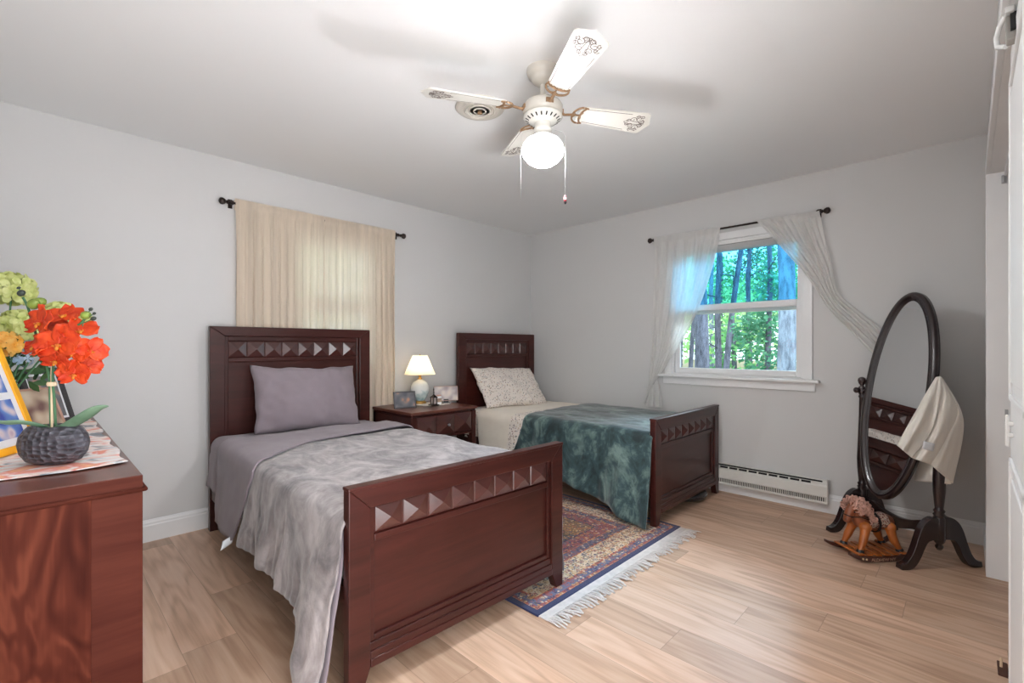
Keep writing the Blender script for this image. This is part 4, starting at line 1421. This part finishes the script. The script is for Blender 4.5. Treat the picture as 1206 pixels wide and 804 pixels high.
# ================================================================== ceiling fan
FX, FY = -2.305, -2.150
fan = thing('ceiling_fan', 'white four bladed ceiling fan with a lit globe and gold blade irons', 'ceiling fan', (FX, FY, H))
MB().lathe([(.073, 0), (.073, -.012), (.066, -.030), (.052, -.036), (.052, -.044), (.044, -.056), (.022, -.066), (.014, -.068)], n=40).build('canopy', M['fanhouse'], fan)
MB().lathe([(.012, -.060), (.012, -.150)], n=18).build('downrod', M['fanhouse'], fan)
MB().lathe([(.014, -.135), (.030, -.138), (.060, -.144), (.080, -.152), (.089, -.166), (.089, -.190), (.084, -.200), (.074, -.206), (.05, -.207)], n=48).build('motor_housing', M['fanhouse'], fan)
m = MB().lathe([(.070, -.205), (.087, -.209), (.089, -.214), (.080, -.222), (.058, -.234), (.036, -.240)], n=48)
vr = m.build('vent_ring', M['fan'], fan)
m = MB()
for k in range(20):
    a = 2*PI*k/20
    c, s = math.cos(a), math.sin(a)
    def pp(r, t, z): return (r*c-t*s, r*s+t*c, z)
    m.add([pp(.064, -.003, -.2318), pp(.064, .003, -.2318), pp(.079, .003, -.2236), pp(.079, -.003, -.2236)], [(0, 1, 2, 3)])
m.build('vent_slot', M['dark'], vr, solid=.001)
MB().lathe([(.036, -.238), (.037, -.262), (.040, -.266), (.040, -.276), (.036, -.280), (.036, -.290), (.043, -.292), (.044, -.306)], n=36).build('light_fitter', M['fan'], fan)
gl = MB().lathe([(.042, -.298), (.052, -.304), (.075, -.318), (.090, -.338), (.094, -.360), (.089, -.385), (.072, -.408), (.048, -.424), (.022, -.432), (.006, -.436), (.0005, -.438)], n=48).build('globe', M['globe'], fan)
gl['label'] = 'glowing white glass globe'
# blades
def blade_assembly(ang):
    T = Matrix.Rotation(ang, 4, 'Z')
    pitch = Matrix.Rotation(R(-13), 4, 'X')
    z0 = -.176
    def outline():
        pts = []
        r0, r1 = .175, .535
        hw0, hw1 = .048, .068
        pts += [(r0, -hw0*.86), (r0+.012, -hw0)]
        pts += [(r1-.035, -hw1)]
        for i in range(6): a = i/5*PI/2; pts.append((r1-.035+.020*math.sin(a), -hw1+.020*(1-math.cos(a))))
        pts += [(r1-.006, -.030), (r1+.002, -.012), (r1+.010, 0), (r1+.002, .012), (r1-.006, .030)]
        for i in range(6): a = (5-i)/5*PI/2; pts.append((r1-.035+.020*math.sin(a), hw1-.020*(1-math.cos(a))))
        pts += [(r1-.035, hw1), (r0+.012, hw0), (r0, hw0*.86)]
        return pts
    m = MB()
    m.M = T @ Matrix.Translation((0, 0, z0)) @ pitch
    m.prism(outline(), 'z', -.003, .003)
    b = m.build('blade', M['fan'], fan, bevel=.001)
    # printed border lines and scroll on the underside
    m = MB(); m.M = T @ Matrix.Translation((0, 0, z0)) @ pitch
    def ln(a, b_, w_=.0011):
        a, b_ = Vector((a[0], a[1], 0)), Vector((b_[0], b_[1], 0))
        d = (b_-a).normalized(); s = Vector((-d.y, d.x, 0))*w_
        z = Vector((0, 0, -.0036))
        m.add([a-s+z, a+s+z, b_+s+z, b_-s+z], [(0, 1, 2, 3)])
    for s in (-1, 1): ln((.205, s*.040), (.425, s*.052))
    def curl(cx, cy, r, a0, turns, sg):
        prev = None
        for i in range(19):
            t = i/18
            a = a0+sg*turns*2*PI*t
            rr = r*(1-.8*t)
            p = (cx+rr*math.cos(a), cy+rr*math.sin(a))
            if prev: ln(prev, p, .0013*(1.2-.6*t))
            prev = p
    for s in (-1, 1):
        curl(.445, s*.020, .017, R(180)*(s > 0), 1.3, s); curl(.475, s*.028, .018, 0, 1.3, -s); curl(.495, s*.014, .015, PI, 1.4, s)
        curl(.425, s*.010, .012, 0, 1.2, s); curl(.460, s*.042, .012, PI/2, 1.2, s); curl(.485, s*.044, .010, 0, 1.2, -s)
        ln((.405, 0), (.425, s*.014)); ln((.43, s*.012), (.505, s*.004)); ln((.45, s*.04), (.49, s*.05)); ln((.508, 0), (.495, s*.024))
    m.build('stencil', M['stencil'], b, solid=.0004)
    # cast iron with open crescents
    m = MB(); m.M = T @ Matrix.Translation((0, 0, z0)) @ pitch
    def arc(cx, cy, r, a0, a1, rad, n=12, sq=1.0):
        m.tube([(cx+r*sq*math.cos(lerp(a0, a1, i/n)), cy+r*math.sin(lerp(a0, a1, i/n)), -.006) for i in range(n+1)], rad, 6)
    arc(.185, 0, .050, R(95), R(265), .0045, sq=.85)
    arc(.205, 0, .047, R(110), R(250), .0040, sq=.55)
    for s in (-1, 1):
        arc(.168, s*.020, .020, R(0), R(-180*s), .003); m.tube([(.185, s*.050, -.006), (.205, s*.046, -.006)], .004, 6)
        m.ball((.188, s*.030, -.004), .004, 8, 5); 
    m.tube([(.140, 0, -.006), (.185, 0, -.006)], .004, 6)
    m.M = T
    m.tube([(.078, 0, z0-.006), (.105, 0, z0-.012), (.142, 0, z0-.006)], [.011, .008, .008], 8, flat=.6)
    m.box(.070, .094, -.017, .017, z0-.012, z0+.006)
    m.build('blade_iron', M['gold_iron'], fan)
for k in range(4): blade_assembly(R(-30+90*k))
# pull chains
m = MB().tube([(.034, -.040, -.272), (.056, -.070, -.285), (.062, -.079, -.31), (.062, -.079, -.570)], .0008, 6)
ch = m.build('pull_chain', M['steel'], fan)
MB().lathe([(.002, 0), (.006, -.006), (.007, -.020), (.006, -.030)], (.062, -.079, -.568), 12).build('pull_knob', plain('pull_red', (150, 40, 52), .4), ch)
MB().lathe([(.0066, -.004), (.0078, -.010), (.0066, -.016)], (.062, -.079, -.574), 12).build('pull_band', M['whitep'], ch)
MB().lathe([(.006, -.030), (.0065, -.034), (.004, -.040), (.0005, -.042)], (.062, -.079, -.566), 12).build('pull_tip', M['black'], ch)
MB().tube([(-.034, .026, -.272), (-.068, .058, -.285), (-.074, .066, -.31), (-.074, .066, -.585)], .0003, 6).build('pull_chain', M['steel'], fan)

# ceiling vent
cv = thing('ceiling_vent', 'round white ceiling vent with concentric rings behind the fan', 'vent', (-2.285, -1.702, H))
MB().lathe([(.125, 0), (.128, -.006), (.118, -.014), (.094, -.020), (.088, -.017)], n=48).build('rim', M['fanhouse'], cv)
m = MB().lathe([(.092, -.004), (.001, -.0045)], n=48)
for k in range(3): m.box(-.001+.0, .001, -.09, .09, -.016, -.004) if k == 0 else None
m.build('duct_recess', M['dark'], cv)
for r, z in ((.080, -.022), (.057, -.024), (.034, -.026)):
    MB().lathe([(r, z+.006), (r+.001, z+.002), (r-.003, z), (r-.007, z+.001), (r-.006, z+.006)], n=44).build('ring', M['fanhouse'], cv)
MB().lathe([(.012, -.005), (.012, -.030), (.014, -.034), (.001, -.037)], n=24).build('hub', M['gold_iron'], cv)

# ================================================================== cheval mirror
MC = Vector((-.395, -3.225, 0))
MA = math.atan2(.747, .665)
mi = thing('cheval_mirror', 'dark wood oval standing mirror on curved feet in the right corner', 'mirror', MC, MA)
PW = .25
for s in (-1, 1):
    m = MB()
    m.lathe([(.001, .092), (.010, .094), (.016, .104), (.018, .114), (.012, .124), (.018, .130), (.024, .140), (.026, .150), (.026, .262), (.022, .272), (.027, .280),
             (.020, .290), (.026, .300), (.018, .312), (.020, .330), (.026, .40), (.028, .46), (.022, .60), (.017, .74), (.015, .84), (.020, .852), (.015, .862), (.021, .875), (.021, .905), (.015, .915)], (s*PW, 0, 0), 28)
    po = m.build('post', M['ebony'], mi)
    MB().lathe([(.014, .912), (.010, .922), (.019, .936), (.023, .952), (.020, .966), (.010, .974), (.001, .976)], (s*PW, 0, 0), 24).build('finial', M['ebony'], po)
    for f in (-1, 1):
        # S-curved foot in profile
        top = [(.018, .262), (.050, .268), (.090, .245), (.120, .200), (.145, .130), (.170, .070), (.200, .036), (.226, .030)]
        bot = [(.230, .006), (.222, 0), (.180, 0), (.150, .014), (.118, .060), (.095, .110), (.070, .145), (.018, .152)]
        ts = [smooth_at([(a, b, 0) for a, b in top], i/20) for i in range(21)]
        bs = [smooth_at([(a, b, 0) for a, b in bot], i/20) for i in range(21)]
        poly = [(f*p.x, p.y) for p in ts+bs]
        if f > 0: poly = poly[::-1]
        MB().prism(poly, 'x', s*PW-.018, s*PW+.018).build('foot', M['ebony'], mi, bevel=.008, seg=3)
    # pivot knob
    m = MB(); m.M = Matrix.Translation((s*PW, .0, .892)) @ Matrix.Rotation(R(-90), 4, 'X')
    m.lathe([(.008, .015), (.008, .026), (.017, .032), (.019, .042), (.012, .050), (.001, .052)], n=16)
    m.build('pivot_knob', M['ebony'], mi)
# stretcher board with a wavy top
tp = [(-PW+.016, .225), (-.15, .215), (-.08, .190), (0, .182), (.08, .190), (.15, .215), (PW-.016, .225)]
ts = [smooth_at([(a, b, 0) for a, b in tp], i/24) for i in range(25)]
bt = [(PW-.016, .155), (.12, .150), (0, .118), (-.12, .150), (-PW+.016, .155)]
bs = [smooth_at([(a, b, 0) for a, b in bt], i/24) for i in range(25)]
MB().prism([(p.x, p.y) for p in ts+bs][::-1], 'y', -.012, .012).build('stretcher', M['ebony'], mi, bevel=.003)
# oval frame, tipped back
TM = Matrix.Translation((0, 0, .885)) @ Matrix.Rotation(R(10), 4, 'X')
ea, eb = .198, .585
prof = [(.024, -.014), (.024, .008), (.016, .018), (.002, .020), (-.008, .014), (-.012, .009), (-.022, .008), (-.027, .003), (-.027, -.010)]
m = MB(); m.M = TM
n = 72; V = []; F = []; k = len(prof)
for i in range(n):
    a = 2*PI*i/n
    c, s_ = math.cos(a), math.sin(a)
    nx, nz_ = c*eb, s_*ea
    l = math.hypot(nx, nz_); nx /= l; nz_ /= l
    for o_, y_ in prof: V.append((ea*c+nx*o_, y_, eb*s_+nz_*o_))
for i in range(n):
    for j in range(k):
        F.append((i*k+j, i*k+(j+1) % k, ((i+1) % n)*k+(j+1) % k, ((i+1) % n)*k+j))
m.add(V, F, True)
m.build('oval_frame', M['ebony'], mi)
m = MB(); m.M = TM
m.add([((ea-.022)*math.cos(2*PI*i/n), .002, (eb-.022)*math.sin(2*PI*i/n)) for i in range(n)], [list(range(n))])
m.build('mirror_glass', M['mirror'], mi)
m = MB(); m.M = TM
m.add([((ea-.008)*math.cos(2*PI*i/n), -.006, (eb-.008)*math.sin(2*PI*i/n)) for i in range(n)], [list(range(n))[::-1]])
m.build('back_board', M['ebony'], mi, solid=.006)
for s in (-1, 1): MB().tube([(s*(PW-.012), 0, .892), (s*(ea+.006), 0, .892)], .008, 10).build('pivot_pin', M['steel'], mi)

# ---- linen cloth hung over the right side of the mirror
def sheet_patch(m, left, right, folds, amp, seed, d_amp=.010):
    """edges are lists of (px, py, depth)"""
    def fn(u, v):
        l = smooth_at(left, v); r = smooth_at(right, v)
        px, py, d = lerp(l.x, r.x, u), lerp(l.y, r.y, u), lerp(l.z, r.z, u)
        k = v**.6
        d += amp*k*math.sin(2*PI*folds*u+seed) + d_amp*k*nz(u*4+seed, v*3) - .02*math.sin(PI*u)*k
        return pt(px, py, d)
    m.grid(fn, 30, 36)
m = MB()
# front panel, falling to the left over the glass
sheet_patch(m, [(1102, 444, 2.42), (1090, 464, 2.39), (1074, 492, 2.37), (1056, 524, 2.36)], [(1108, 443, 2.42), (1108, 462, 2.37), (1098, 505, 2.35), (1074, 539, 2.35)], 1.6, .010, 1.0)
# middle panel with the woven label
sheet_patch(m, [(1108, 443, 2.42), (1108, 462, 2.37), (1098, 505, 2.35), (1074, 539, 2.35)], [(1108, 444, 2.43), (1128, 480, 2.37), (1116, 512, 2.35), (1096, 547, 2.35)], 1.0, .006, 2.0)
# right panel turned under
sheet_patch(m, [(1108, 444, 2.43), (1128, 480, 2.37), (1116, 512, 2.355), (1096, 547, 2.35)], [(1109, 444, 2.44), (1131, 482, 2.40), (1134, 512, 2.39), (1122, 569, 2.39)], 1.0, .008, 3.0)
# back half over the far side
sheet_patch(m, [(1104, 444, 2.44), (1098, 490, 2.60), (1085, 530, 2.62), (1077, 566, 2.62)], [(1109, 444, 2.44), (1131, 482, 2.42), (1133, 512, 2.43), (1120, 570, 2.43)], 1.5, .008, 4.0)
cl = m.build('draped_cloth', M['linen'], None, solid=.003)
tag(cl, 'white linen garment draped over the right side of the oval mirror', 'garment')
m = MB()
m.grid(lambda u, v: pt(1088+13*u-2*v, 519+3.5*u+9*v, 2.318+.004*u), 4, 4)
lb = m.build('sewn_label', M['mount'], cl, solid=.0012)
lb['label'] = 'small white sewn label'

# ================================================================== rocking horse
HC = Vector((-.622, -3.126, 0))
hr = thing('rocking_horse', 'small wooden toy rocking horse with a pink yarn mane by the mirror', 'rocking horse', HC, MA)
def rocker(s):
    pts = [(-.215, .058), (-.17, .030), (-.11, .010), (0, 0), (.11, .008), (.165, .024), (.195, .040)]
    up = [(.198, .056), (.165, .044), (.11, .034), (0, .028), (-.11, .034), (-.17, .052), (-.215, .078)]
    a = [smooth_at([(p, q, 0) for p, q in pts], i/24) for i in range(25)]
    b = [smooth_at([(p, q, 0) for p, q in up], i/24) for i in range(25)]
    o = MB().prism([(p.x, p.y) for p in a+b], 'x', s*.088-.011, s*.088+.011).build('rocker', M['rocker'], hr, bevel=.003)
    mm = MB()
    for yy, zz in ((.126, .0225), (.106, .019)):
        mm.ball((s*(.088+.011), yy, zz), .0055, 10, 6)
    mm.build('peg', M['tie'], o)
    return o
rks = [rocker(s) for s in (-1, 1)]
for k in range(6):
    yy = -.125+.05*k
    MB().box(-.092, .092, yy-.016, yy+.016, .030+.0004*abs(k-2.5)*6, .038+.0004*abs(k-2.5)*6).build('slat', M['honey'], hr, bevel=.002)
m = MB()
def horse_leg(sx, foot, hip, knee):
    mm = MB()
    P = [smooth_at([hip, knee, foot], i/12) for i in range(13)]
    mm.tube(P, [lerp(.030, .0135, min(1, (i/12)**.62))+.003*math.exp(-((i-7)/1.5)**2) for i in range(13)], 12)
    mm.ball(P[0], .030, 12, 8)
    o = mm.build('leg', M['honey'], hr)
    hh = MB().lathe([(.019, -.012), (.019, 0), (.013, .008)], foot, 14)
    hh.build('hoof', M['black'], o)
for sx in (-1, 1):
    horse_leg(sx, (sx*.058, .108, .050), (sx*.040, .062, .170), (sx*.052, .082, .110))
    horse_leg(sx, (sx*.058, -.122, .050), (sx*.040, -.082, .165), (sx*.054, -.090, .105))
m = MB()
m.tube([smooth_at([(0, -.115, .178), (0, -.06, .186), (0, .02, .182), (0, .075, .190)], i/14) for i in range(15)], [lerp(.020, .046, math.sin(PI*min(1, i/14*.9+.1))**.5) for i in range(15)], 16)
m.tube([(0, .050, .188), (0, .075, .222), (0, .088, .262)], [.043, .036, .030], 14)
m.tube([smooth_at([(0, .078, .272), (0, .100, .268), (0, .122, .236), (0, .134, .204)], i/10) for i in range(11)], [lerp(.032, .020, i/10) for i in range(11)], 14)
m.ball((0, .134, .203), .0212, 12, 8)
m.build('body', M['brownw'], hr)
m = MB()
for s in (-1, 1): m.ball((s*.0275, .114, .250), .0045, 8, 6); m.ball((s*.011, .152, .206), .003, 8, 6)
m.build('eye', M['black'], hr)
m = MB(); m.tube([(.0245*math.cos(q*PI/6), .129+.0225*math.sin(q*PI/6)*.93, .222+.0225*math.sin(q*PI/6)*.36) for q in range(12)], .0028, 6, closed=True)
m.tube([(-.0245, .129, .222), (-.040, .085, .225), (-.046, .03, .205)], .0025, 6); m.tube([(.0245, .129, .222), (.040, .085, .225), (.046, .03, .205)], .0025, 6)
m.build('bridle', M['dark'], hr)
# yarn mane: many little loops
m = MB()
ry = random.Random(8)
for k in range(260):
    t = ry.random()
    c = smooth_at([(0, .112, .272), (0, .088, .288), (0, .056, .272), (0, .030, .226)], t)
    th = ry.uniform(-1.9, 1.9)
    rad = .030+.014*ry.random()
    p = Vector((c.x+rad*1.25*math.sin(th), c.y+ry.uniform(-.018, .018), c.z-.012+rad*math.cos(th)))
    out = Vector((math.sin(th), ry.uniform(-.4, .4), math.cos(th))).normalized()
    side = out.cross(Vector((ry.uniform(-1, 1), ry.uniform(-1, 1), .2))).normalized()
    L = ry.uniform(.012, .022)
    m.tube([p+out*L*math.sin(PI*q/6)+side*.010*math.cos(PI*q/6)-Vector((0, 0, .004*q/6)) for q in range(7)], .0032, 5)
m.build('mane', M['yarn'], hr)
m = MB()
def sad(u, v):
    a = lerp(-1.9, 1.9, u); r = .050
    return (r*1.02*math.sin(a), lerp(-.075, .030, v), .184+.003*nz(u*9, v*9)+r*math.cos(a))
m.grid(sad, 20, 12)
m.build('saddle_cloth', M['saddle'], hr, solid=.003)
m = MB(); m.tube([(.0535*math.sin(2*PI*q/20), -.015, .184+.0535*math.cos(2*PI*q/20)) for q in range(20)], .004, 6, closed=True, flat=2.0, upv=(0, 1, 0))
m.build('girth_strap', M['dark'], hr)
m = MB().tube([(0, -.118, .190), (0, -.140, .175), (0, -.150, .140), (0, -.146, .115)], [.008, .010, .008, .003], 8)
m.build('tail', M['dark'], hr)
# letters burnt into the near rocker
fc_ = bpy.data.curves.new('lettering', 'FONT')
fc_.body = 'ALDHEW NY'
fc_.size = .024
fc_.extrude = .0006
fc_.align_x = 'CENTER'
tmp = bpy.data.objects.new('tmp_text', fc_)
COL.objects.link(tmp)
bpy.context.view_layer.update()
tme = bpy.data.meshes.new_from_object(tmp.evaluated_get(bpy.context.evaluated_depsgraph_get()))
bpy.data.objects.remove(tmp)
for v in tme.vertices:
    x, y = v.co.x, v.co.y
    yy = .008-x
    v.co = Vector((-.0995+ -v.co.z*1.0, yy, .0055+y+ .55*yy*yy))
tme.materials.clear()
link('lettering', tme, M['letter'], rks[0])

# ================================================================== outdoors
struct(MB().box(.13, 60, -30, 50, -.75, -.6), 'ground_outside', M['ground'])
rt_ = random.Random(21)
def leafquads(m, c, rad, n, size, sc=(1, 1, 1)):
    for k in range(n):
        d = Vector((rt_.gauss(0, 1), rt_.gauss(0, 1), rt_.gauss(0, 1)))
        d = d.normalized()*(rt_.random()**.45)
        p = Vector(c)+Vector((d.x*rad*sc[0], d.y*rad*sc[1], d.z*rad*sc[2]))
        a = Vector((rt_.gauss(0, 1), rt_.gauss(0, 1), rt_.gauss(0, .6))).normalized()
        b = a.cross(Vector((rt_.gauss(0, 1), rt_.gauss(0, 1), rt_.gauss(0, 1)))).normalized()
        s = size*rt_.uniform(.6, 1.3)
        m.add([p, p+a*s*.5+b*s*.3, p+a*s, p+a*s*.5-b*s*.3], [(0, 1, 2, 3)])
def xat(px, X):                # y of the tree that stands X metres beyond the wall plane
    r = FW + RT*((px-603)/F_PX)
    return CAM.y + r.y*(X-CAM.x)/r.x
def tree(label, px, X, rad, barkm, fol=None, crown=(), n=900, size=.22, bend=0.0, Ht=9.0, branches=5):
    y = xat(px, X)
    r = thing('tree', label, 'tree', (X, y, -.6), 0, 'trees outside the window')
    m = MB()
    P = [(bend*math.sin(z*1.1)*.3+.04*math.sin(z*2+px), bend*math.sin(z*.8+1)+.03*math.sin(z*1.7+px), z) for z in [Ht*i/14 for i in range(15)]]
    m.tube(P, [rad*(1.25 if i == 0 else 1-.05*i) for i in range(15)], 14)
    m.build('trunk', barkm, r)
    if branches:
        m = MB()
        for k in range(branches):
            z = rt_.uniform(1.2, 5.5)
            a = rt_.uniform(0, 2*PI)
            L = rt_.uniform(.5, 1.3)
            m.tube([(0, 0, z), (L*.5*math.cos(a), L*.5*math.sin(a), z+.15), (L*math.cos(a), L*math.sin(a), z+.10+.3*rt_.random())], [rad*.22, rad*.14, .006], 6)
        m.build('branch', barkm, r)
    if fol:
        m = MB()
        for (dx, dy, z, rr, sz_) in crown: leafquads(m, (dx, dy, z), rr, int(n*rr*rr), size, (1, 1, sz_))
        m.build('foliage', fol, r)
    return r
tree('broad pale lichened tree trunk at the right of the bright window', 925, 2.6, .118, M['bark2'], bend=.0, branches=0)
tree('straight grey trunk, broadest one left of centre in the bright window', 826, 6.0, .165, M['bark'], branches=0)
tree('slim dark trunk just left of the broad grey one outside', 817, 8.0, .065, M['bark'], bend=.08)
tree('thin bent trunk in the middle of the bright window', 864, 7.0, .075, M['bark'], bend=.22)
tree('bluish slender trunk right of the broad grey one outside', 846, 9.5, .10, M['bark'])
tree('thinnest dark trunk at the far left of the window view', 804, 7.5, .045, M['bark'], bend=.05)
tree('thin upright trunk farther off in the wood', 882, 13.0, .10, M['bark'])
tree('thin pale trunk far behind the evergreen', 838, 15.0, .11, M['bark2'])
tree('dense dark evergreen right of the middle of the bright window', 905, 4.5, .05, M['bark'], M['fol_dark'],
     [(0, 0, 2.35, .40, 1.0), (.05, .1, 1.85, .48, 1.0), (0, -.05, 1.2, .54, 1.1), (0, 0, 2.85, .28, 1.2), (.1, .3, 2.1, .36, .8)], n=1900, size=.09)
for k, (px, X, fol, zz, rr, lab) in enumerate([(798, 13, 'fol_light', 2.2, 1.25, 'leafy bright green tree at the left of the window view'), (850, 20.5, 'fol_mid', 3.2, 1.9, 'leafy mid green tree behind the middle trunks'),
        (880, 16.5, 'fol_light', 2.2, 1.3, 'low bright green tree behind the bent trunk'), (925, 25.5, 'fol_mid', 4.4, 2.2, 'leafy green tree behind the lichened trunk'), (826, 31.5, 'fol_light', 5.2, 2.8, 'tall light green tree deep in the wood'),
        (892, 39, 'fol_dark', 6.2, 3.4, 'tall dark tree deep in the wood'), (864, 10.6, 'fol_mid', .9, .85, 'low green bush between the trunks')]):
    tree(lab, px, X, .10, M['bark'], M[fol], [(0, 0, zz+.6, rr, 1.0), (rr*.4, rr*.7, zz+.2, rr*.7, .9), (-.3, -rr*.7, zz-.3, rr*.7, .9), (.3, .2, zz+rr*.8+.6, rr*.6, 1.0)], n=170, size=.26, Ht=zz+rr+1.4, branches=2)
for px, X, fol, zz, rr, lab in ((985, 9.0, 'fol_mid', 2.4, 1.3, 'leafy tree hidden to the right behind the swept curtain'), (1015, 12.5, 'fol_light', 2.8, 1.2, 'bright green tree farther right, out of sight behind the wall'),
        (962, 20.0, 'fol_dark', 3.6, 1.0, 'dark green tree deep in the wood at the right, behind the lichened trunk'), (745, 9.0, 'fol_mid', 2.4, 1.2, 'leafy tree at the far left, hidden behind the gathered curtain')):
    tree(lab, px, X, .10, M['bark'], M[fol], [(0, 0, zz+.4, rr, 1.0), (rr*.3, rr*.5, zz-.3, rr*.7, .9), (-.2, -rr*.5, zz-.8, rr*.7, .9)], n=260, size=.24, Ht=zz+rr+1.2, branches=2)
# wood outside the curtained window
def tree_at(label, x, y, rad, fol):
    r = thing('tree', label, 'tree', (x, y, -.6), 0, 'trees outside the curtained window')
    MB().tube([(0, 0, 0), (.05, .03, 2.5), (0, 0, 5)], [rad, rad*.8, rad*.5], 12).build('trunk', M['bark'], r)
    m = MB(); leafquads(m, (0, 0, 3.2), 1.4, 700, .25, (1, 1, 1)); m.build('foliage', M[fol], r)
tree_at('green tree standing behind the beige curtains, left one', -3.7, 5.0, .12, 'fol_mid')
tree_at('green tree standing behind the beige curtains, right one', -.2, 6.0, .12, 'fol_light')

# look-alikes share a group
GROUPS = {'bed': 'pair of matching mahogany beds', 'mattress': 'mattresses of the two beds', 'blanket': 'plush blankets on the two beds', 'pillow': 'pillows on the two beds',
          'picture_frame': 'framed photographs standing in the room', 'curtain_rod': 'dark bronze curtain rods'}
for o in list(scene.objects):
    if o.parent is None and o.get('category'):
        base = o.name.split('.')[0]
        if base in GROUPS: o['group'] = GROUPS[base]
        elif base == 'curtain': o['group'] = 'beige curtains above the grey bed' if 'beige' in o['label'] else 'white curtains at the bright window'
